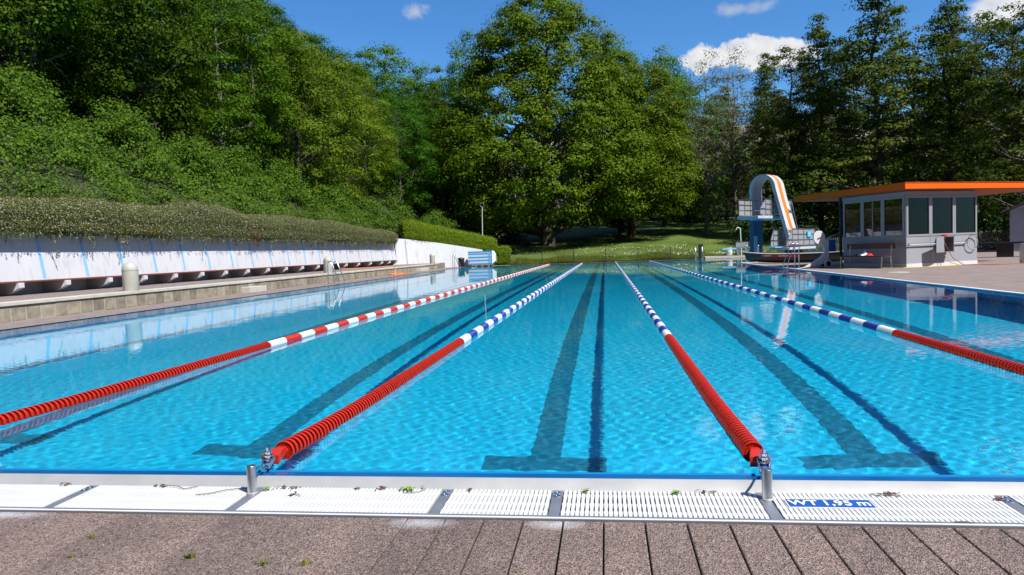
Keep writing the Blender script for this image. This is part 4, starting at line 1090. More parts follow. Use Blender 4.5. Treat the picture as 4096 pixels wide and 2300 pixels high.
# dark undergrowth and wood behind: masses nobody could count
def mass(name, boxes, n_per_m3, lsize, mat, seed, label, cat, csz=1.0):
    rg = np.random.default_rng(seed); Ps, Ns = [], []
    for (x0, x1, y0, y1, h0, h1) in boxes:
        nc = int((x1 - x0) * (y1 - y0) * max(.6, (h1 - h0)) * n_per_m3)
        X = rg.uniform(x0, x1, nc); Y = rg.uniform(y0, y1, nc)
        hv = h1 * (.62 + .38 * np.sin(X * .55 + Y * .2 + seed) * np.sin(X * .23 - 1.3 + seed) )
        Z = np.array([hz(a, b) for a, b in zip(X, Y)]) + h0 + rg.uniform(0, 1, nc) ** .8 * (hv - h0)
        k = 42; idx = np.repeat(np.arange(nc), k); u = rg.normal(size=(nc * k, 3)); u /= np.linalg.norm(u, axis=1, keepdims=True)
        off = u * rg.uniform(0, 1, (nc * k, 1)) ** .4 * csz * np.array([1, 1, .6])
        Ps.append(np.stack([X, Y, Z], 1)[idx] + off); Ns.append(u * .6 + np.array([0, -.2, .8]) + rg.normal(size=(nc * k, 3)) * .4)
    o = leaves(name, np.concatenate(Ps), np.concatenate(Ns), lsize, M[mat], None, .62, seed); tag(o, label, cat, kind='stuff'); return o
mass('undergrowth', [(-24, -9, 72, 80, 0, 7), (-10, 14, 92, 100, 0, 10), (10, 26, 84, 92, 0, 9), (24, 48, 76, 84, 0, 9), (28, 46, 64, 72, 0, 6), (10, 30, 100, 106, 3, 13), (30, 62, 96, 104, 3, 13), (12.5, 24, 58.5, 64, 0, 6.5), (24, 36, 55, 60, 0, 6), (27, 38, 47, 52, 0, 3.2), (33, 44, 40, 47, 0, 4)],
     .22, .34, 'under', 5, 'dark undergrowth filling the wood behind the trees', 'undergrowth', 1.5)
mass('far_wood', [(-40, -8, 92, 100, 2, 14), (-70, -40, 50, 90, 0, 9)], .10, .40, 'forest', 6, 'dense far wood on the left hill', 'wood', 1.8)

mass('park_trees', [(34, 48, -30, -18, 1, 15), (40, 52, -18, -4, 1, 14), (20, 34, -44, -34, 1, 14)], .10, .42, 'forest', 7, 'wood across the lawn mirrored in the kiosk windows', 'wood', 1.8)
# bramble bank above the clipped hedge
def bramble():
    rg = np.random.default_rng(8); Ps, Ns = [], []
    n = 1250
    Y = rg.uniform(8, 57, n); X0 = -17.2 + np.minimum(np.maximum(Y - 48, 0) * .8, 5); d = rg.uniform(0, 1, n) ** .8 * np.interp(Y, [8, 26, 36, 46, 57], [9, 9, 6.5, 4.2, 2.0])
    X = X0 - d
    Hh = (1.05 + .95 * np.sin(X * .8 + Y * .37) * np.sin(Y * .55 + 1) + .60 * np.sin(Y * 1.3 + X) + .10 * d) * np.interp(d, [0, 1.2, 3], [.55, .9, 1.15])
    Z = np.array([hz(a, b) for a, b in zip(X, Y)]) + np.clip(Hh, .15, 3) * rg.uniform(.55, 1, n)
    k = 92; idx = np.repeat(np.arange(n), k); u = rg.normal(size=(n * k, 3)); u /= np.linalg.norm(u, axis=1, keepdims=True)
    off = u * rg.uniform(0, 1, (n * k, 1)) ** .4 * rg.uniform(.40, 1.0, n)[idx][:, None] * np.array([1, 1, .60])
    P = np.stack([X, Y, Z], 1)[idx] + off; Nn = u * .95 + np.array([.25, -.15, .60]) + rg.normal(size=(n * k, 3)) * .26
    o = leaves('bramble_thicket', P, Nn, .125, M['bramble'], None, .72, 8); tag(o, 'sunlit bramble thicket covering the bank above the clipped hedge', 'bramble', kind='stuff')
bramble()
def weeds():
    rg = np.random.default_rng(9); n = 900
    Y = rg.uniform(8, 58, n); xb = -16.4 + np.minimum(np.maximum(Y - 48, 0) * .8, 5); X = xb - rg.uniform(.1, 2.0, n) ** 1.2 * np.interp(Y, [8, 40, 58], [.7, 1, 1.7])
    Z = np.array([hz(a, b) for a, b in zip(X, Y)]) + rg.uniform(.2, .8, n)
    k = 46; idx = np.repeat(np.arange(n), k); u = rg.normal(size=(n * k, 3)); u /= np.linalg.norm(u, axis=1, keepdims=True)
    P = np.stack([X, Y, Z], 1)[idx] + u * rg.uniform(0, 1, (n * k, 1)) ** .5 * .5 * np.array([1, 1, .8]); Nn = u * .8 + np.array([.3, -.2, .6]) + rg.normal(size=(n * k, 3)) * .5
    o = leaves('weeds', P, Nn, .11, M['weeds'], None, .4, 9); tag(o, 'rough weeds and tall grass between clipped hedge and brambles', 'weeds', kind='stuff')
weeds()
# bare twigs and stems in the bank
m = MB(); rn = random.Random(12)
for k in range(70):
    y = rn.uniform(10, 56); x = -17.0 + min(max(y - 48, 0) * .8, 5) - rn.uniform(0, 1.6); z = hz(x, y); 
    a = Vector((x, y, z)); b = a + Vector((rn.uniform(-.1, .5), rn.uniform(-.5, .5), rn.uniform(.4, 1.3))); m.tube([a, a.lerp(b, .5) + Vector((rn.uniform(-.1, .1), rn.uniform(-.1, .1), .1)), b], [.016, .012, .004], 5, False)
o = m.build('dry_stems', M['twig']); tag(o, 'dry brown stems poking from the bank', 'stems', kind='stuff')

for (x, y, h, lean, lab) in ((-17.6, 14.6, .75, .05, 'small white marker post in the weeds above the hedge at far left'), (-14.4, 51.2, 1.0, .30, 'leaning grey post on the bank above the clipped green hedge')):
    o = MB().tube([(0, 0, -.1), (lean, 0, h)], .045, 8).build('marker_post', M['white_paint']); o.location = (x, y, hz(x, y) + (.75 if y < 20 else .9)); tag(o, lab, 'post')
# clipped hedges
def hedge(name, path, width, zlo, zhi, n, lsize, mat, seed, label, drop=.0, inner='under', rough=.10):
    """path: list of (x, y, zlo, zhi) of the front face centre line; leaves fill a rounded shell"""
    rg = np.random.default_rng(seed); pts = np.array(path, float); seg = np.linalg.norm(np.diff(pts[:, :2], axis=0), axis=1); cum = np.r_[0, np.cumsum(seg)]
    s = rg.uniform(0, cum[-1], n); c = np.stack([np.interp(s, cum, pts[:, i]) for i in range(4)], 1)
    tx = np.gradient(pts[:, 0], cum); ty = np.gradient(pts[:, 1], cum)
    T = np.stack([np.interp(s, cum, tx), np.interp(s, cum, ty)], 1); T /= np.linalg.norm(T, axis=1, keepdims=True)
    Nx, Ny = T[:, 1], -T[:, 0]                       # towards +x for a path running in +y
    a = rg.uniform(-.30, 1.0, n) * PI * .62            # around the rounded cross-section: front bottom to top back
    hh = c[:, 3] - c[:, 2]; top = 1 + .06 * np.sin(s * .9 + seed) + .07 * np.sin(s * .37 + 1.7) + .03 * np.sin(s * 2.3)
    bulge = 1 + .10 * np.sin(s * 1.1 + 2) * np.sin(s * .43)
    dep = 1 - np.abs(rg.normal(0, .09, n))
    u = np.sign(np.cos(a)) * np.abs(np.cos(a)) ** .6 * width * .5 * dep * bulge; v = np.sign(np.sin(a)) * np.abs(np.sin(a)) ** .75
    z = c[:, 2] + hh * .42 + v * np.where(v > 0, hh * .58 * top, hh * .52) * dep
    P = np.stack([c[:, 0] + Nx * u, c[:, 1] + Ny * u, z], 1) + rg.normal(size=(n, 3)) * rough * .35
    Nn = np.stack([Nx * np.cos(a), Ny * np.cos(a), np.sin(a) * .7 + .28], 1) + rg.normal(size=(n, 3)) * .42
    if drop:                                           # trailing shoots hanging over the wall
        ns = int(cum[-1] * 26); ss = rg.uniform(0, cum[-1], ns); ln = drop * (.25 + rg.gamma(1.6, .55, ns)) * (.45 + .75 * np.sin(ss * 2.1) ** 2); per = np.maximum(2, (ln / .016).astype(int))
        q = np.repeat(np.arange(ns), per); f = np.concatenate([np.linspace(0, 1, k_) for k_ in per]); cx = [np.interp(ss, cum, pts[:, i]) for i in range(3)]
        t0, t1 = np.interp(ss, cum, tx), np.interp(ss, cum, ty); nl = np.hypot(t0, t1); n0, n1 = t1 / nl, -t0 / nl; uo = width * rg.uniform(.30, .50, ns); lean = rg.normal(0, .25, ns)
        Q = np.stack([cx[0][q] + n0[q] * uo[q], cx[1][q] + n1[q] * uo[q] + lean[q] * f * ln[q], cx[2][q] + .06 - f * ln[q]], 1) + rg.normal(size=(len(q), 3)) * .010
        P = np.concatenate([P, Q]); Nn = np.concatenate([Nn, np.tile([.8, -.2, .3], (len(q), 1)) + rg.normal(size=(len(q), 3)) * .5])
    e = empty(name, (0, 0, 0), 0, label, 'hedge')
    leaves('foliage', P, Nn, lsize, M[mat], e, .55, seed)
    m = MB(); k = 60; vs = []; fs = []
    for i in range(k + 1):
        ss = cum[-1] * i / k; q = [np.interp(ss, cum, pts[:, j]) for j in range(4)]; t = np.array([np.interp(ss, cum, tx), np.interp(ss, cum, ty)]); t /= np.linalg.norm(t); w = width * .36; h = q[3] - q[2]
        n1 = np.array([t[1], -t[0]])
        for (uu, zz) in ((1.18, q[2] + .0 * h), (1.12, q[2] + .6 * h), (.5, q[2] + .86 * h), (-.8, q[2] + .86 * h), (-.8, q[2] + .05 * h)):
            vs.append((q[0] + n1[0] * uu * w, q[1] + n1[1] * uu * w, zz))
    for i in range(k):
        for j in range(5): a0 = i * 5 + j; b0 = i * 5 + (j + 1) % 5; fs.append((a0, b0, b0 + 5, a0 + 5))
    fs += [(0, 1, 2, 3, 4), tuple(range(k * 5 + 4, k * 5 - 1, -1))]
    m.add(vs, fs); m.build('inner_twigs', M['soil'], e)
    return e
hp = [(-15.98, y, 2.05, zt) for y, zt in ((2, 3.1), (10, 3.12), (14, 3.12), (17, 3.2), (19.5, 3.2), (22, 3.48), (24, 3.52), (26, 3.32), (30, 3.35), (36, 3.25), (42, 3.15), (43.6, 2.95), (45, 3.15), (47.9, 2.95))]
ch = hedge('cotoneaster_hedge', hp, 1.55, 2, 3, 230000, .046, 'cotoneaster', 14, 'long grey green cotoneaster hedge with pale flowers overhanging the striped wall', .13, rough=.09)
rg = np.random.default_rng(77); n = 900
leaves('dead_patch', np.stack([rg.normal(-15.30, .05, n), rg.normal(26.3, .22, n), rg.normal(2.32, .17, n)], 1), np.tile([.8, -.3, .3], (n, 1)) + rg.normal(size=(n, 3)) * .5, .05, M['leaf_rust'], ch, .55, 77)
gp = [(-15.3, 49.6, 2.42, 3.75), (-14.2, 50.2, 2.25, 3.6), (-12.6, 51.7, 1.9, 3.2), (-11.0, 52.9, 1.5, 2.75), (-9.6, 54.0, 1.15, 2.42), (-9.0, 54.5, 1.05, 2.3)]
hedge('hornbeam_hedge', gp, 1.35, 2, 3, 52000, .085, 'hornbeam', 15, 'clipped bright green hedge on top of the white end wall', .14, rough=.26)
hedge('clipped_shrub', [(-8.15, 52.4, .1, 1.42), (-7.7, 52.45, .06, 1.45), (-7.2, 52.5, .06, 1.35)], 1.0, 0, 1, 8000, .09, 'hornbeam', 16, 'small clipped green shrub right of the striped locker', rough=.22)

# meadow grass at the fence and daisies
def blades(name, n, x0, x1, y0, y1, h0, h1, seed, label):
    rg = np.random.default_rng(seed); X = rg.uniform(x0, x1, n); Y = y0 + (y1 - y0) * rg.uniform(0, 1, n) ** 1.6
    Z = np.array([hz(a, b) for a, b in zip(X, Y)]); a = rg.uniform(0, 2 * PI, n); h = rg.uniform(h0, h1, n) * (.7 + .4 * np.sin(X * 1.3 + 2) * np.sin(X * .4)); w = .012 + .012 * rg.uniform(0, 1, n); l = rg.uniform(.1, .5, n) * h
    B = np.stack([X, Y, Z - .03], 1); D = np.stack([np.cos(a), np.sin(a), np.zeros(n)], 1); T = np.stack([-np.sin(a), np.cos(a), np.zeros(n)], 1) * w[:, None]
    tip = B + D * l[:, None] + np.stack([0 * h, 0 * h, h], 1)
    V = np.stack([B - T, B + T, tip], 1).reshape(-1, 3); F = np.arange(3 * n).reshape(n, 3)
    o = raw_mesh(name, V, F, M['grass_blade']); tag(o, label, 'grass', kind='stuff')
blades('tall_grass', 42000, -7.0, 7.6, 51.0, 55.0, .12, .42, 21, 'tall uncut grass along the far pool fence')
blades('meadow_grass_blades', 60000, -9, 26, 53.0, 74.0, .06, .16, 22, 'mown lawn grass rising under the oaks')
blades('bay_grass', 16000, 8.0, 24, 52.6, 56.0, .12, .38, 23, 'grass behind the diving bay')
rg = np.random.default_rng(31); n = 760
X = np.concatenate([rg.uniform(-2, 8, n // 2) + 0, rg.normal(10.5, 1.6, n // 2)]); Y = np.concatenate([rg.uniform(54, 61, n // 2), rg.uniform(53.2, 54.6, n // 2)])
keep = (np.sin(X * 1.7) * np.sin(Y * 1.3 + X * .5) + rg.normal(0, .35, n)) > .05; X, Y = X[keep], Y[keep]
P = np.stack([X, Y, [hz(a, b) + .16 for a, b in zip(X, Y)]], 1)
o = leaves('daisies', P, np.tile([0, -.6, .8], (len(P), 1)) + rg.normal(size=(len(P), 3)) * .2, .06, M['petal'], None, .9, 31); tag(o, 'white daisies scattered in the meadow beyond the fence', 'flowers', kind='stuff')

# ------------------------------------------------------------------ far fence, pillar, lamp
FY = 50.95
fn = empty('wire_fence', (0, FY, 0), 0, 'low dark wire mesh fence along the far pool edge', 'fence')
posts = [-7.05, -4.45, -1.95, .55, 3.02, 5.5]
def fence_wires(x0, x1, y, par, h=1.0, vx=.05, zb=.10):
    m = MB()
    n = int((x1 - x0) / vx)
    for k in range(n + 1):
        x = x0 + (x1 - x0) * k / n; m.box(x - .0016, x + .0016, y - .0016, y + .0016, zb, h)
    for z in np.linspace(zb, h, 6): m.box(x0, x1, y - .0035, y + .0035, z - .0035, z + .0035)
    return m.build('wire_panel', M['fence_wire'], par)
for i in range(len(posts) - 1): fence_wires(posts[i], posts[i + 1], 0, fn)
fence_wires(posts[-1], 7.6, 0, fn)
for x in posts: MB().box(x - .03, x + .03, -.02, .02, 0, 1.07).build('post', M['fence_wire'], fn)
o = MB().box(-.17, .17, -.09, .09, 0, 1.13).build('gate_pillar', M['dark_metal'], bevel=.008); o.location = (7.80, 51.25, .012); tag(o, 'dark grey square pillar behind the far ladder', 'pillar')
lp = empty('hoop_pole', (-9.70, 54.0, .9), 0, 'tall thin white pole with a ring on top behind the green hedge', 'pole')
MB().tube([(0, 0, 0), (0, 0, 1.8), (.06, 0, 4.02)], .032, 10).build('pole', M['white_paint'], lp, smooth=True)
MB().tube(arc((.06, 0, 4.22), .17, 0, 2 * PI, 24, 'XZ'), .018, 8).build('ring', M['steel'], lp, smooth=True)

# ------------------------------------------------------------------ kiosk
HA = R(64)
kx, ky = 11.21, 23.02
ux, uy = math.sin(HA), math.cos(HA)                 # along the sunny front
k_ = empty('lifeguard_kiosk', (kx, ky, dz), math.atan2(uy, ux), 'grey lifeguard kiosk with big windows and flat orange roof', 'kiosk')
# local axes: +x along the front, +y along the shaded left side
FW, LW, SILL, HEAD, TOPZ = 3.42, 2.92, 1.10, 2.56, 2.72
m = MB(); m.box(0, FW, 0, .06, .10, SILL); m.build('wall', M['panel'], k_)
m = MB(); m.box(.0, .06, .061, LW, .10, SILL); m.build('wall', M['panel'], k_)
m = MB(); m.box(FW - .06, FW, .061, LW, .10, SILL); m.build('wall', M['panel'], k_)
m = MB(); m.box(.061, FW - .061, LW - .06, LW, .10, SILL); m.build('wall', M['panel'], k_)
m = MB(); m.box(.01, FW - .01, .01, LW - .01, -.02, .099); m.build('plinth', M['frame_grey'], k_)
m = MB(); m.box(-.012, FW + .012, -.014, -.002, .0, .13); m.box(-.014, -.002, -.0, LW, .0, .13); m.build('skirting', M['white_paint'], k_)
m = MB()
for x in (FW / 3, 2 * FW / 3): m.box(x - .004, x + .004, -.003, -.0005, .13, SILL)
m.box(0, FW, -.003, -.0005, .86, .868); m.build('panel_joint', M['steel_flat'], k_)
m = MB(); m.box(.062, FW - .062, .062, LW - .062, .10, .12); m.build('floor', M['inside_dark'], k_)
m = MB(); m.box(.0, FW, .0, .07, HEAD, TOPZ); m.box(.0, .07, .071, LW, HEAD, TOPZ); m.box(FW - .07, FW, .071, LW, HEAD, TOPZ); m.box(.071, FW - .071, LW - .07, LW, HEAD, TOPZ); m.build('head_beam', M['frame_grey'], k_)
def window(a, b, face, parts=1, shut=0.0):
    """window between a and b along one face: frame child with panes"""
    par = None; f = .075
    m = MB()
    def B(mm, u0, u1, v0, v1, z0, z1):
        if face == 'front': mm.box(u0, u1, v0, v1, z0, z1)
        elif face == 'back': mm.box(u0, u1, LW - v1, LW - v0, z0, z1)
        elif face == 'right': mm.box(FW - v1, FW - v0, u0, u1, z0, z1)
        else: mm.box(v0, v1, u0, u1, z0, z1)
    B(m, a, a + f, -.015, .07, SILL, HEAD); B(m, b - f, b, -.015, .07, SILL, HEAD); B(m, a + f, b - f, -.015, .07, SILL, SILL + f); B(m, a + f, b - f, -.015, .07, HEAD - f, HEAD)
    fr = m.build('window', M['frame_grey'], k_, bevel=.006)
    n = parts; w = (b - a - 2 * f) / n
    for i in range(n):
        u0 = a + f + i * w + (.0 if i == 0 else .018); u1 = a + f + (i + 1) * w - (.0 if i == n - 1 else .018)
        mm = MB(); B(mm, u0 + .001, u1 - .001, .022, .030, SILL + f + .001, HEAD - f - .001); mm.build('pane', M['glass'], fr)
        if i: mm = MB(); B(mm, a + f + i * w - .017, a + f + i * w + .017, .005, .05, SILL + f, HEAD - f); mm.build('sliding_bar', M['frame_grey'], fr)
    if shut:
        mm = MB(); B(mm, a + f, b - f, .034, .042, HEAD - f - shut, HEAD - f); mm.build('blind', M['white_paint'], fr)
    return fr
fw3 = FW / 3
window(.01, fw3, 'front'); window(fw3 + .002, 2 * fw3, 'front'); window(2 * fw3 + .002, FW - .01, 'front', 1, .52)
lw3 = (LW - .08) / 3
window(.075, .075 + lw3, 'left'); window(.077 + lw3, .075 + 2 * lw3, 'left', 2); window(.077 + 2 * lw3, LW - .005, 'left')
window(.075, .075 + lw3, 'right'); window(.077 + lw3, .075 + 2 * lw3, 'right'); window(.077 + 2 * lw3, LW - .08, 'right')
window(.08, fw3, 'back'); window(fw3 + .002, 2 * fw3, 'back'); window(2 * fw3 + .002, FW - .08, 'back')
m = MB(); m.box(-.012, .006, -.0, .055, SILL, HEAD); m.build('corner_post', M['frame_grey'], k_)
# roof slab: overhangs on every side, sailing far beyond on both ends
rf = MB(); rf.box(-.50, 7.4, -.42, 5.15, 2.775, 2.985); roof = rf.build('roof', M['orange'], k_)
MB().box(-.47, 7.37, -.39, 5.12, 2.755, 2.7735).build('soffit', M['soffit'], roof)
MB().box(-.52, 7.42, -.44, 5.17, 2.9855, 3.0).build('roof_trim', M['orange'], roof)
MB().box(.06, FW, .06, LW, TOPZ, 2.754).build('ceiling', M['inside'], k_)
o = MB().tube([(.02, LW + .16, 0), (.02, LW + .16, 2.755)], .055, 14).build('roof_post', M['dark_metal'], k_, smooth=True)
o = MB().tube([(6.6, 3.9, 0), (6.6, 3.9, 2.755)], .055, 14).build('roof_post', M['dark_metal'], k_, smooth=True)
KM = k_.matrix_basis.copy()
def kl(x, y, z): return tuple(KM @ Vector((x, y, z)))
krz = math.atan2(uy, ux)
t = empty('desk', kl(1.75, .62, .12), krz, 'office desk inside the kiosk behind the sunny windows', 'desk')
MB().box(-1.4, 1.2, -.3, .3, .70, .74).build('top', M['inside_dark'], t)
for x in (-1.3, 1.1): MB().box(x - .03, x + .03, -.28, .28, 0, .70).build('leg', M['dark_metal'], t)
for (x, lab) in ((.62, 'dark monitor back behind the left sunny window'), (1.42, 'dark monitor back behind the middle sunny window')):
    t = empty('monitor', kl(x, .60, .862), krz + .3, lab, 'monitor', 'monitors on the kiosk desk')
    MB().box(-.27, .27, -.02, .02, .10, .46).build('screen', M['black'], t, bevel=.01); MB().box(-.03, .03, -.015, .015, .008, .10).build('stand', M['black'], t); MB().box(-.12, .12, -.09, .09, 0, .007).build('foot', M['black'], t)
t = empty('office_chair', kl(2.75, .95, .12), krz, 'dark office chair backrest behind the right sunny window', 'chair')
MB().box(-.22, .22, -.03, .03, .55, 1.22).build('backrest', M['black'], t, bevel=.03); MB().box(-.24, .24, -.24, .24, .44, .52).build('seat', M['black'], t, bevel=.03); MB().tube([(0, 0, .04), (0, 0, .44)], .03).build('column', M['dark_metal'], t)
o = MB().box(-.09, .09, -.004, .004, -.10, .10).build('paper_note', M['sign_white']); o.location = kl(.98, .055, 1.44); o.rotation_euler = (0, 0, krz); tag(o, 'small white note stuck inside the left sunny window', 'note')
t = empty('added_cupboard', kl(2.2, LW - .32, .121), krz, 'added pale grey cupboards lightening the lower part of the kiosk windows', 'added_cupboard')  # pale block added to make the lower panes look lighter
MB().box(-1.9, 1.05, -.2, .2, 0, 1.50).build('body', M['white_paint'], t, bevel=.01)
for x in (-1.4, -.9, -.4, .1, .6): MB().box(x - .006, x + .006, -.204, -.2005, .05, 1.46).build('door_gap', M['black'], t)
t = empty('wall_clock', kl(FW - .42, 2.15, 2.05), krz, 'round pale wall clock seen through the shaded left window', 'clock')
MB().tube([(-.015, 0, .15), (-.015, 0, .66)], .012, 8).build('hanger', M['steel'], t)
MB().lathe([(.16, -.03), (.16, .0)], 28, (0, 0, 0), 'X').build('face', M['sign_white'], t, smooth=True)
m = MB(); m.bar((-.034, 0, 0), (-.034, .09, .05), .006, .014); m.bar((-.034, 0, 0), (-.034, -.02, .11), .006, .01); m.build('hands', M['black'], t)

# electric cabinet on the front with open door
t = empty('cable_cabinet', kl(1.42, -.012, .50), krz, 'open grey electric cabinet with plugged cables on kiosk front', 'cabinet')
m = MB(); m.box(0, .50, -.28, -.002, 0, .02); m.box(0, .50, -.28, -.002, .53, .55); m.box(0, .02, -.28, -.002, .02, .53); m.box(.48, .50, -.28, -.002, .02, .53); m.box(.02, .48, -.03, -.004, .02, .53); m.build('box', M['steel_flat'], t)
o = MB().box(-.50, .0, -.012, .0, -.005, .555).build('door', M['frame_grey'], t, bevel=.003); o.location = (0, -.285, 0); o.rotation_euler = (0, 0, R(12))
MB().box(-.01, .51, -.30, .0, .5505, .565).build('hood', M['steel'], t)
m = MB(); m.lathe([(.045, -.07), (.045, .0)], 14, (.18, -.04, .17), 'Y'); m.build('red_socket', M['towel_red'], t, smooth=True)
m = MB(); m.box(.09, .20, -.10, -.032, .33, .44); m.build('white_socket', M['sign_white'], t, bevel=.008)
m = MB(); m.lathe([(.03, -.17), (.04, -.10)], 12, (.15, 0, .36), 'Y'); m.build('blue_plug', M['sign_blue'], t, smooth=True)
MB().lathe([(.02, .0), (.14, .015), (.12, .06), (.03, .075)], 12, (.22, -.16, .566)).build('red_cloth', M['towel_red'], t, smooth=True)
# rescue pole with hoop
t = empty('rescue_pole', kl(.03, -.06, .80), krz, 'long rescue pole with round hoop hanging on kiosk front', 'rescue pole')
MB().tube([(0, 0, 0), (2.72, 0, -.0)], .019, 10).build('pole', M['steel_pale'], t, smooth=True)
MB().tube([(2.72, 0, 0), (2.80, 0, .01)], .030, 10).build('coupling', M['steel_bright'], t, smooth=True)
MB().tube(arc((3.06, -.02, 0), .27, 0, 2 * PI, 28, 'XZ'), .015, 8).build('hoop', M['steel_bright'], t, smooth=True)
MB().tube([(-.02, 0, 0), (.03, 0, 0)], .026, 10).build('end_cap', M['black'], t, smooth=True)
# hoses and cables by the kiosk
def kpath(pts): return [kl(*p) for p in pts]
o = MB().tube(kpath([(1.60, -.16, .86), (1.68, -.22, .62), (1.80, -.34, .28), (1.98, -.62, .02), (2.25, -.95, .02), (3.1, -1.5, .02), (4.5, -2.3, .02), (6.5, -3.2, .02), (9, -4.2, .02)]), .013, 8).build('cable', M['hose_red'], smooth=True); tag(o, 'red cable from the open cabinet across the right deck', 'cable')
o = MB().tube(kpath([(1.52, -.14, .60), (1.55, -.20, .42), (1.66, -.36, .12), (1.86, -.58, .018), (1.5, -.72, .018), (.9, -.66, .018), (.2, -.52, .018), (-.5, -.32, .018), (-.75, .35, .018), (-.95, 1.2, .018), (-1.0, 2.3, .018), (-.7, 4.0, .018), (-.3, 6.6, .018)]), .012, 8).build('cable', M['hose_yellow'], smooth=True); tag(o, 'yellow cable running along the foot of the kiosk', 'cable')
o = MB().lathe([(.30, 0), (.30, .008)], 24).build('manhole_cover', M['coping']); o.location = (9.55, 19.5, dz + .002); tag(o, 'round pale manhole cover in the right deck', 'manhole cover')

# bench at the shaded side
t = empty('slatted_bench', kl(-.66, 1.20, 0), krz + PI / 2, 'dark brown bench with steel legs at shaded kiosk side', 'bench')
# local: +x along the wall, +y towards the pool (front)
m = MB(); 
for k in range(3): m.box(-1.15, 1.15, -.20 + k * .155, -.055 + k * .155, .42, .46)
m.build('seat', M['dark_wood'], t, bevel=.005)
m = MB(); m.box(-1.12, 1.12, -.285, -.25, .70, .90); m.build('backrest', M['dark_wood'], t, bevel=.005)
for x in (-.95, .95):
    m = MB(); m.bar((x, .24, .0), (x, .20, .42), .045, .012, (0, 1, 0)); m.bar((x, -.24, 0), (x, -.20, .42), .045, .012, (0, 1, 0)); m.bar((x, -.26, .006), (x, .26, .006), .045, .012); m.bar((x, -.22, .413), (x, .24, .413), .045, .012); m.bar((x, -.20, .42), (x, -.262, .88), .045, .012, (0, 1, 0)); m.build('leg_frame', M['steel'], t)
# towels
rn = random.Random(2)
def cloth_heap(name, loc, sx, sy, h, mat, seed, label):
    rg = np.random.default_rng(seed); nx, ny = 26, 16; X, Y = np.meshgrid(np.linspace(-1, 1, nx), np.linspace(-1, 1, ny)); r = np.sqrt(X ** 2 + Y ** 2)
    Z = np.clip(1 - r ** 1.5, 0, 1) * (.6 + .4 * np.sin(5 * X + 3 * Y + seed) * np.cos(4 * Y - 2 * X)) + .10 * np.sin(9 * X + seed) * np.cos(7 * Y); Z = np.clip(Z, .012, None) * h
    V = np.stack([X * sx * (1 + .15 * np.sin(4 * Y + seed)), Y * sy * (1 + .15 * np.cos(3 * X)), Z], -1).reshape(-1, 3); I = np.arange(nx * ny).reshape(ny, nx); F = np.stack([I[:-1, :-1], I[:-1, 1:], I[1:, 1:], I[1:, :-1]], -1).reshape(-1, 4)
    o = raw_mesh(name, V, F, M[mat], None, True); o.location = loc; o.rotation_euler = (0, 0, krz + PI / 2); return tag(o, label, 'cloth', 'clothes left on the kiosk bench')
cloth_heap('crumpled_towel', kl(-.74, 1.20, .464), .22, .15, .20, 'towel', 3, 'crumpled white towel on the brown bench')
cloth_heap('red_shirt', kl(-.74, .92, .464), .13, .12, .13, 'towel_red', 5, 'red and white cloth right of the crumpled towel')
cloth_heap('red_cloth', kl(-.74, 1.52, .464), .10, .10, .07, 'towel_red', 7, 'small red cloth left of the crumpled towel')

# pool lift (white, with wheels) left of the bench
t = empty('pool_lift', (9.15, 25.3, dz), R(20), 'white wheeled pool lift with round disc and blue battery box', 'pool lift')
m = MB(); m.prism([(-1.30, .02), (-.95, .06), (-.25, .42), (-.05, .62), (-.10, .80), (-.42, 1.16), (-.36, 1.22), (-.28, 1.20), (.06, 1.08), (.12, 1.04), (.10, .62), (.12, .28), (-.10, .16), (-.7, .06)], -.05, .05, 'Y'); m.build('body', M['white_paint'], t, bevel=.012)
MB().lathe([(.255, -.035), (.265, -.02), (.265, .02), (.255, .035)], 32, (-.36, -.09, 1.20), 'Y').build('disc', M['white_plastic'], t, smooth=True)
m = MB(); m.bar((-.46, -.135, 1.14), (-.33, -.135, 1.20), .02, .035); m.build('crank', M['black'], t)
wl = MB().lathe([(.155, -.03), (.165, -.02), (.165, .02), (.155, .03)], 28, (-.03, -.17, .165), 'Y').build('wheel', M['white_plastic'], t, smooth=True)
MB().lathe([(.105, -.034), (.105, .034)], 24, (-.03, -.17, .165), 'Y').build('hub', M['black'], wl, smooth=True)
wl = MB().lathe([(.155, -.03), (.165, -.02), (.165, .02), (.155, .03)], 28, (-.03, .17, .165), 'Y').build('wheel', M['white_plastic'], t, smooth=True)
MB().lathe([(.105, -.034), (.105, .034)], 24, (-.03, .17, .165), 'Y').build('hub', M['black'], wl, smooth=True)
MB().box(.02, .62, -.06, .06, .12, .24).build('foot', M['white_paint'], t, bevel=.01)
MB().box(.14, .40, -.08, .08, .62, 1.10).build('battery_box', M['sign_blue'], t, bevel=.012)
MB().tube([(.10, 0, 1.05), (.16, 0, 1.20), (.70, 0, 1.36)], .022, 10).build('handle', M['steel_bright'], t, smooth=True)

# canoe lying on the deck
t = empty('canoe', (10.3, 33.0, dz), math.atan2(-1.2, 2.1) + R(2), 'black canoe with pale rim and red lettered strip on right deck', 'canoe')
nL = 26; vs, fs, rimL, rimR = [], [], [], []
LEN = 2.75
for i in range(nL + 1):
    s = -1 + 2 * i / nL; w = .46 * (1 - abs(s) ** 2.4) + .02; zb = .02 + .16 * abs(s) ** 4; zt = .46 + .14 * abs(s) ** 3; x = s * LEN * (1 if abs(s) < .98 else 1)
    for (uu, zz) in ((-1, 1), (-1.04, .62), (-.92, .28), (-.55, .05), (0, 0), (.55, .05), (.92, .28), (1.04, .62), (1, 1)):
        vs.append((x + (s * .10 * (zz if abs(s) > .9 else 0)), uu * w, zb + (zt - zb) * zz))
    rimL.append((x + s * .10 * (abs(s) > .9), -w - .006, zt + .008)); rimR.append((x + s * .10 * (abs(s) > .9), w + .006, zt + .008))
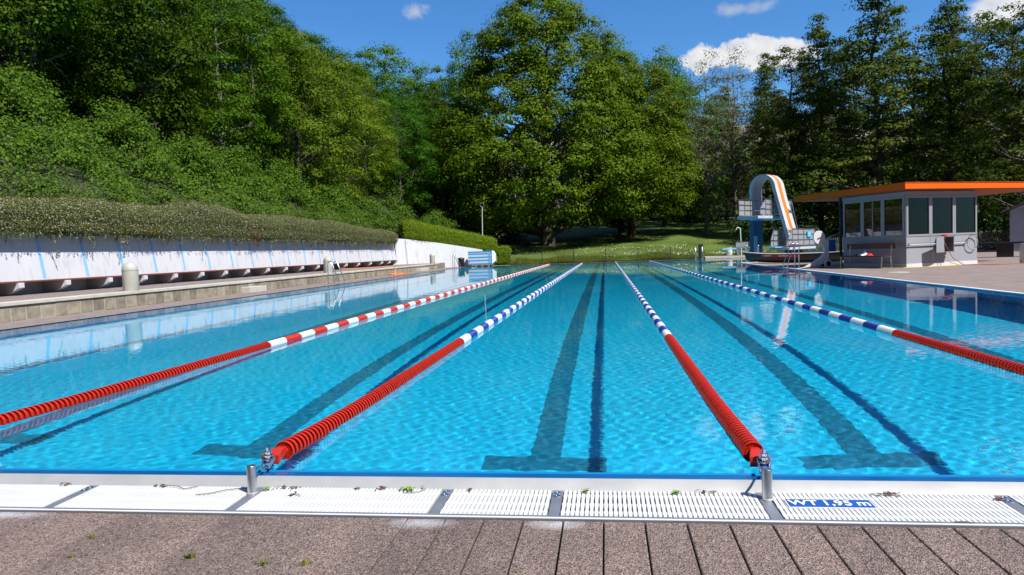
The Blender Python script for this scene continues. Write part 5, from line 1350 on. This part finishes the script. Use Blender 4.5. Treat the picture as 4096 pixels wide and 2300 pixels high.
for i in range(nL):
    for k in range(8): a = i * 9 + k; fs.append((a, a + 9, a + 10, a + 1))
m = MB(); m.add(vs, fs); o = m.build('hull', M['hull'], t, smooth=True, angle=60)
MB().tube(rimL, .022, 6).tube(rimR, .022, 6).build('gunwale', M['coping'], t, smooth=True)
for x in (-1.3, .2, 1.5): MB().box(x - .12, x + .12, -.42 if abs(x) < 1 else -.36, .42 if abs(x) < 1 else .36, .40, .425).build('thwart', M['dark_wood'], t)
decal = [];
m = MB(); vs = []; fs = []
for i in range(9):
    x = -1.9 + i * .24; s = x / LEN; w = (.46 * (1 - abs(s) ** 2.4) + .02) * 1.03 + .006; zt = .46 + .14 * abs(s) ** 3
    vs += [(x, -w, zt - .15), (x, -w + .003, zt - .045)]
for i in range(8): fs.append((2 * i, 2 * i + 2, 2 * i + 3, 2 * i + 1))
m.add(vs, fs); m.build('decal', M['decal_red'], t)
text_obj('lettering', 'Coleman', .10, M['sign_white'], frame_mtx((-1.55, -.415, .40), (1, -.10, -.02), (0, 0, 1)), t, .001, .002)
text_obj('lettering', 'Gold Medal III', .08, M['sign_white'], frame_mtx((-.75, -.492, .375), (1, -.03, 0), (0, 0, 1)), t, .001, .002)

# ------------------------------------------------------------------ diving tower
dt = empty('diving_tower', (10.05, 40.6, 0), R(-38), 'white diving tower with orange striped arch and two railed platforms', 'diving tower')
# arch: a slab bent over in the x-z plane, its width running in y
def arch_profile():
    out, inn = [], []
    th = .19
    ctr = [(-.35, .0), (-.35, 3.3)]
    cxa, cz, ra, rb = .36, 4.30, .72, .80
    pts = [(-.36, .0), (-.36, 2.0), (-.36, 4.2)]
    for a in np.linspace(PI, .10, 14): pts.append((cxa + ra * math.cos(a), 4.28 + rb * math.sin(a)))
    pts += [(1.26, 3.6), (1.62, 2.3), (1.92, 1.2), (2.06, .68)]
    return pts
ap = arch_profile()
def offset(pts, d):
    res = []
    for i, p in enumerate(pts):
        a = Vector(pts[max(0, i - 1)]); b = Vector(pts[min(len(pts) - 1, i + 1)]); t_ = (b - a).normalized(); n_ = Vector((-t_.y, t_.x)); res.append((p[0] + n_.x * d, p[1] + n_.y * d))
    return res
AO, AI = offset(ap, .10), offset(ap, -.10)
def arch_mesh(y0, y1, A, B):
    m = MB(); n = len(A)
    vs = [(x, y0, z) for x, z in A] + [(x, y0, z) for x, z in B] + [(x, y1, z) for x, z in A] + [(x, y1, z) for x, z in B]; fs = []
    for i in range(n - 1):
        fs += [(i, i + 1, n + i + 1, n + i), (2 * n + i, 3 * n + i, 3 * n + i + 1, 2 * n + i + 1), (i, 2 * n + i, 2 * n + i + 1, i + 1), (n + i, n + i + 1, 3 * n + i + 1, 3 * n + i)]
    fs += [(0, n, 3 * n, 2 * n), (n - 1, 3 * n - 1, 4 * n - 1, 2 * n - 1)]
    m.add(vs, fs); return m
arch = arch_mesh(-.62, .62, AO, AI).build('arch', M['tower_white'], dt, smooth=True, angle=35)
AS = offset(ap, .1035); AS2 = offset(ap, .098)
st = arch_mesh(-.21, .21, AS[2:], AS2[2:]).build('arch_stripe', M['tower_orange'], arch, smooth=True, angle=35)
# pier: the rear leg of the arch goes on down into the water
MB().box(-.475, -.245, -.635, .635, -.6, 2.42).build('pier', M['tower_blue'], dt)
MB().box(-.244, -.13, -.60, -.30, -.6, 1.50).build('buttress', M['tower_white'], dt, bevel=.01)
# platforms: their long sides run in local y, the sunny side faces local +x
P3, P1 = 2.52, .62
XF3, XB3, YA3, YB3 = 1.0, -.30, -2.5, 2.05
XF1, XB1, YA1, YB1 = 2.42, 1.25, -1.75, 2.05
m = MB(); m.box(XB3, XF3, YA3, YB3, P3 - .02, P3 + .13); m.build('upper_platform', M['tower_white'], dt, bevel=.012)
MB().box(XB3 + .02, XF3 - .02, YA3 + .02, YB3 - .02, P3 - .035, P3 - .0205).build('upper_platform_underside', M['board_blue'], dt)
MB().box(XB1, XF1, YA1, YB1, P1, P1 + .14).build('lower_platform', M['tower_white'], dt, bevel=.012)
MB().box(XB1 + .25, XB1 + .80, YA1 - .9, YA1 + .5, P1 + .145, P1 + .19).build('spring_board', M['board_blue'], dt, bevel=.006)
MB().box(1.5, 2.1, -.2, .9, -.5, P1 - .005).build('lower_pier', M['inside_dark'], dt)
MB().lathe([(.16, 0), (.16, .42)], 16, (2.7, .9, .0)).build('rusty_bollard', M['bench_wood'], dt, smooth=True)
def railing(u0, u1, x, z, h, n, cut, slope=.75):
    """tube railing with perforated sheet along local y; the first end drops in a sloping corner when cut"""
    m = MB(); r = .022; us = np.linspace(u0 + (slope if cut else 0), u1, n)
    if cut:
        m.tube([(x, u1, z + h), (x, u0 + slope, z + h), (x, u0, z + h * .42), (x, u0, z)], r, 8); m.tube([(x, u0, z + h * .42), (x, u0 + slope, z + h * .42)], r * .7, 6)
    else: m.tube([(x, u0, z), (x, u0, z + h), (x, u1, z + h)], r, 8)
    for u in us: m.tube([(x, u, z), (x, u, z + h)], r * .8, 8)
    for q in (.10, .40, .70): m.tube([(x, u0 + (0 if q < .45 else (slope if cut else 0)), z + h * q), (x, u1, z + h * q)], r * .7, 6)
    o = m.build('railing', M['steel_bright'], dt, smooth=True)
    xx = x - .03; ua = u0 + (slope if cut else 0)
    poly = [(u0 + .02, z + .08), (u1, z + .08), (u1, z + h - .03), (ua, z + h - .03)] + ([(u0 + .02, z + h * .42)] if cut else [])
    MB().add([(xx, a, b) for a, b in poly], [tuple(range(len(poly)))]).build('perforated_panel', M['perforated'], o)
    return o
def end_rail(x0, x1, y, z, h):
    m = MB(); r = .022; m.tube([(x0, y, z), (x0, y, z + h), (x1, y, z + h), (x1, y, z)], r, 8)
    for q in (.10, .40, .70): m.tube([(x0, y, z + h * q), (x1, y, z + h * q)], r * .7, 6)
    o = m.build('railing', M['steel_bright'], dt, smooth=True)
    MB().add([(x0, y + .03, z + .08), (x1, y + .03, z + .08), (x1, y + .03, z + h - .03), (x0, y + .03, z + h - .03)], [(0, 1, 2, 3)]).build('perforated_panel', M['perforated'], o)
railing(YA3 + .35, YB3, XF3 - .05, P3 + .13, 1.02, 7, True)
railing(YA3 + .15, YB3, XB3 + .05, P3 + .13, 1.02, 7, False)
railing(YA1 + .05, YB1, XF1 - .05, P1 + .14, 1.08, 5, True, slope=.62)
railing(YA1 + .15, YB1, XB1 + .05, P1 + .14, 1.06, 6, True, slope=.4)
end_rail(XB1 + .05, XF1 - .45, YB1, P1 + .14, 1.08)
m = MB(); m.tube([(XF1, YB1 + .05, P1 - .1), (XF1, YB1 + .05, P1 + 1.2), (XF1, YB1 + .12, P1 + 1.25), (XF1, YB1 + .45, P1 + 1.22), (XF1, YB1 + .5, P1 + .05)], .02, 8)
m.tube([(XF1 - .45, YB1 + .08, P1 - .1), (XF1 - .45, YB1 + .08, P1 + 1.2), (XF1 - .45, YB1 + .15, P1 + 1.25), (XF1 - .45, YB1 + .45, P1 + 1.22), (XF1 - .45, YB1 + .5, P1 + .05)], .02, 8)
for z in (.35, .7, 1.0): m.tube([(XF1 - .45, YB1 + .5, P1 + z), (XF1, YB1 + .5, P1 + z)], .014, 6)
m.build('handrail', M['steel_bright'], dt, smooth=True)
# stair from lower to upper platform
SX0, SX1 = .35, .92
m = MB()
for x in (SX0, SX1): m.bar((x, YB3 + .02, P3 + .1), (x, YB3 + .98, P1 - .3), .03, .12)
m.build('stair_string', M['steel'], dt)
for k in range(9):
    t_ = (k + .5) / 9; o = MB().box(SX0 + .02, SX1 - .02, -.10, .10, -.015, .015).build('stair_tread', M['steel_flat'], dt); o.location = (0, YB3 + .02 + .96 * t_, P3 + .08 - (P3 - P1 + .36) * t_)
for x in (SX0 - .02, SX1 + .02):
    m = MB(); m.tube([(x, YB3 - .05, P3 + .13), (x, YB3 - .05, P3 + 1.13), (x, YB3 + .08, P3 + 1.08), (x, YB3 + 1.12, P1 + .75), (x, YB3 + 1.12, P1 - .2)], .021, 8); m.tube([(x, YB3 + .05, P3 + .55), (x, YB3 + 1.05, P1 + .22)], .018, 8); m.build('stair_rail', M['steel_bright'], dt, smooth=True)
m = MB(); m.tube([(XF1, YB1 + .02, P1), (XF1 + .12, YB1 + .25, .02)], .016, 6); m.tube([(XF1 - .42, YB1 + .02, P1), (XF1 - .30, YB1 + .25, .02)], .016, 6)
for k in range(4):
    t_ = k / 4 + .1; m.tube([(XF1 + .12 * t_, YB1 + .02 + .23 * t_, P1 * (1 - t_)), (XF1 - .42 + .12 * t_, YB1 + .02 + .23 * t_, P1 * (1 - t_))], .012, 6)
m.build('access_ladder', M['steel_bright'], dt, smooth=True)
sg = MB().box(XF1 - .025, XF1 - .015, .90, 1.42, 1.32, 1.70).build('notice_plate', M['cyan_sign'], dt)
m = MB()
for z in (1.42, 1.50, 1.60): m.box(XF1 - .0145, XF1 - .012, .98, 1.34, z, z + .022)
m.build('notice_lines', M['sign_white'], sg)
# height markings on the arch: the face slopes down to the right
fx, fz = Vector((1.92 - 1.26, 0, 1.2 - 3.6)).normalized(), None
xdir = Vector((0, 1, 0)); ydir = -fx
def arch_pt(t, y):
    n_ = Vector((-fx.z, 0, fx.x)) ; p = Vector((1.26, 0, 3.6)) + (Vector((1.92, 0, 1.2)) - Vector((1.26, 0, 3.6))) * t
    nn = Vector((.965, 0, .265)); return p + nn * .112 + Vector((0, y, 0))
for (txt, t_, y_) in (('3m', .30, .41), ('1m', .80, -.41)):
    text_obj('height_mark', txt, .36, M['dark_metal'], frame_mtx(arch_pt(t_, y_), xdir, ydir), arch, .004, .006)

# low springboard at the far edge of the bay
t = empty('low_springboard', (10.45, 51.3, .012), 0, 'low blue diving board on grey stand at the far bay edge', 'diving board')
MB().box(-1.05, .05, -.25, .25, .62, .74).build('board', M['board_blue'], t, bevel=.01)
MB().box(.02, 1.05, -.28, .28, .70, .80).build('stand_top', M['steel'], t, bevel=.01)
for x in (.10, .75): MB().box(x, x + .12, -.2, .2, 0, .699).build('stand_leg', M['steel'], t)
m = MB()
for x in (.02, 1.0): m.tube([(x, .3, .0), (x, .3, 1.22)], .02, 8)
m.tube([(.02, .3, 1.2), (1.0, .3, 1.2)], .016, 8); m.build('railing', M['dark_metal'], t, smooth=True)
MB().box(.03, .99, .31, .315, .82, 1.19).build('railing_panel', M['perforated'], t)
t = empty('outdoor_shower', (11.05, 52.4, .16), 0, 'white curved shower pole beyond the low diving board', 'shower')
MB().tube([(.0, 0, 0), (-.06, 0, 2.0)] + [(-.06 - .16 + .16 * math.cos(a), 0, 2.0 + .16 * math.sin(a)) for a in np.linspace(.2, 2.6, 8)], .038, 10).build('pipe', M['white_paint'], t, smooth=True)
MB().lathe([(.05, 0), (.07, -.05), (.06, -.07)], 14, (-.37, 0, 2.06)).build('shower_head', M['steel_bright'], t, smooth=True)
t = empty('water_barrel', (10.15, 52.6, .16), 0, 'white plastic barrel behind the low diving board', 'barrel')
MB().lathe([(.20, 0), (.235, .04), (.245, .30), (.235, .56), (.20, .60)], 20).build('body', M['drum'], t, smooth=True); MB().lathe([(.19, .60), (.19, .63)], 20).build('lid', M['white_paint'], t, smooth=True)

# ------------------------------------------------------------------ right background: picket fence, shed, table, drum
pf = empty('picket_fence', (20.5, 46.2, dz), math.atan2(-7.4, 14.0) + R(6), 'weathered grey wooden picket fence behind the kiosk', 'fence')
m = MB(); rn = random.Random(9); Lf = 16.0; n = int(Lf / .145)
for k in range(n):
    x = k * .145 - 8.0; h = 1.28 + rn.uniform(-.03, .03)
    m.prism([(x - .045, .08), (x + .045, .08), (x + .045, h - .07), (x, h), (x - .045, h - .07)], -.012, .012, 'Y')
m.build('pickets', M['picket'], pf)
for z in (.35, 1.05): MB().box(-8.1, 8.1, .0125, .06, z, z + .09).build('rail', M['picket'], pf)
sh = empty('garden_shed', (26.9, 41.8, dz), R(-28), 'pale blue grey boarded shed with dark pitched roof at right edge', 'shed')
m = MB()
for k in range(17): m.box(-2.0, 2.0, -1.52 - .012 * 0, -1.49, k * .145, k * .145 + .135)
for k in range(17): m.box(-2.0, -1.97, -1.489, 1.5, k * .145, k * .145 + .135)
m.box(-1.965, 1.99, -1.485, 1.48, 0, 2.45); m.build('wall', M['shed'], sh)
m = MB(); m.prism([(-2.0, 2.46), (2.0, 2.46), (0, 3.35)], -1.5, 1.5, 'Y'); m.build('gable', M['shed'], sh)
m = MB(); m.prism([(-2.45, 2.30), (0, 3.38), (2.45, 2.30), (2.45, 2.40), (0, 3.50), (-2.45, 2.40)], -1.85, 1.85, 'Y'); m.build('roof', M['shed_roof'], sh)
tb = empty('stone_table', (19.6, 31.2, dz), R(-28), 'dark low table on block legs between kiosk and shed', 'table')
MB().box(-3.2, 1.3, -.45, .45, .62, .70).build('top', M['dark_metal'], tb, bevel=.01)
MB().box(-1.05, -.40, -.40, .40, 0, .618).build('leg', M['dark_metal'], tb); MB().box(.55, .8, -.40, .40, 0, .618).build('leg', M['picket'], tb)
t = empty('white_barrel', (15.35, 23.3, dz), 0, 'white plastic barrel at the right edge of the photo', 'barrel')
MB().lathe([(.22, 0), (.24, .03), (.24, .62), (.21, .68)], 22).build('body', M['drum'], t, smooth=True); MB().lathe([(.20, .68), (.20, .72)], 22).build('lid', M['white_paint'], t, smooth=True)

for o in receivers: o.cycles.is_caustics_receiver = True
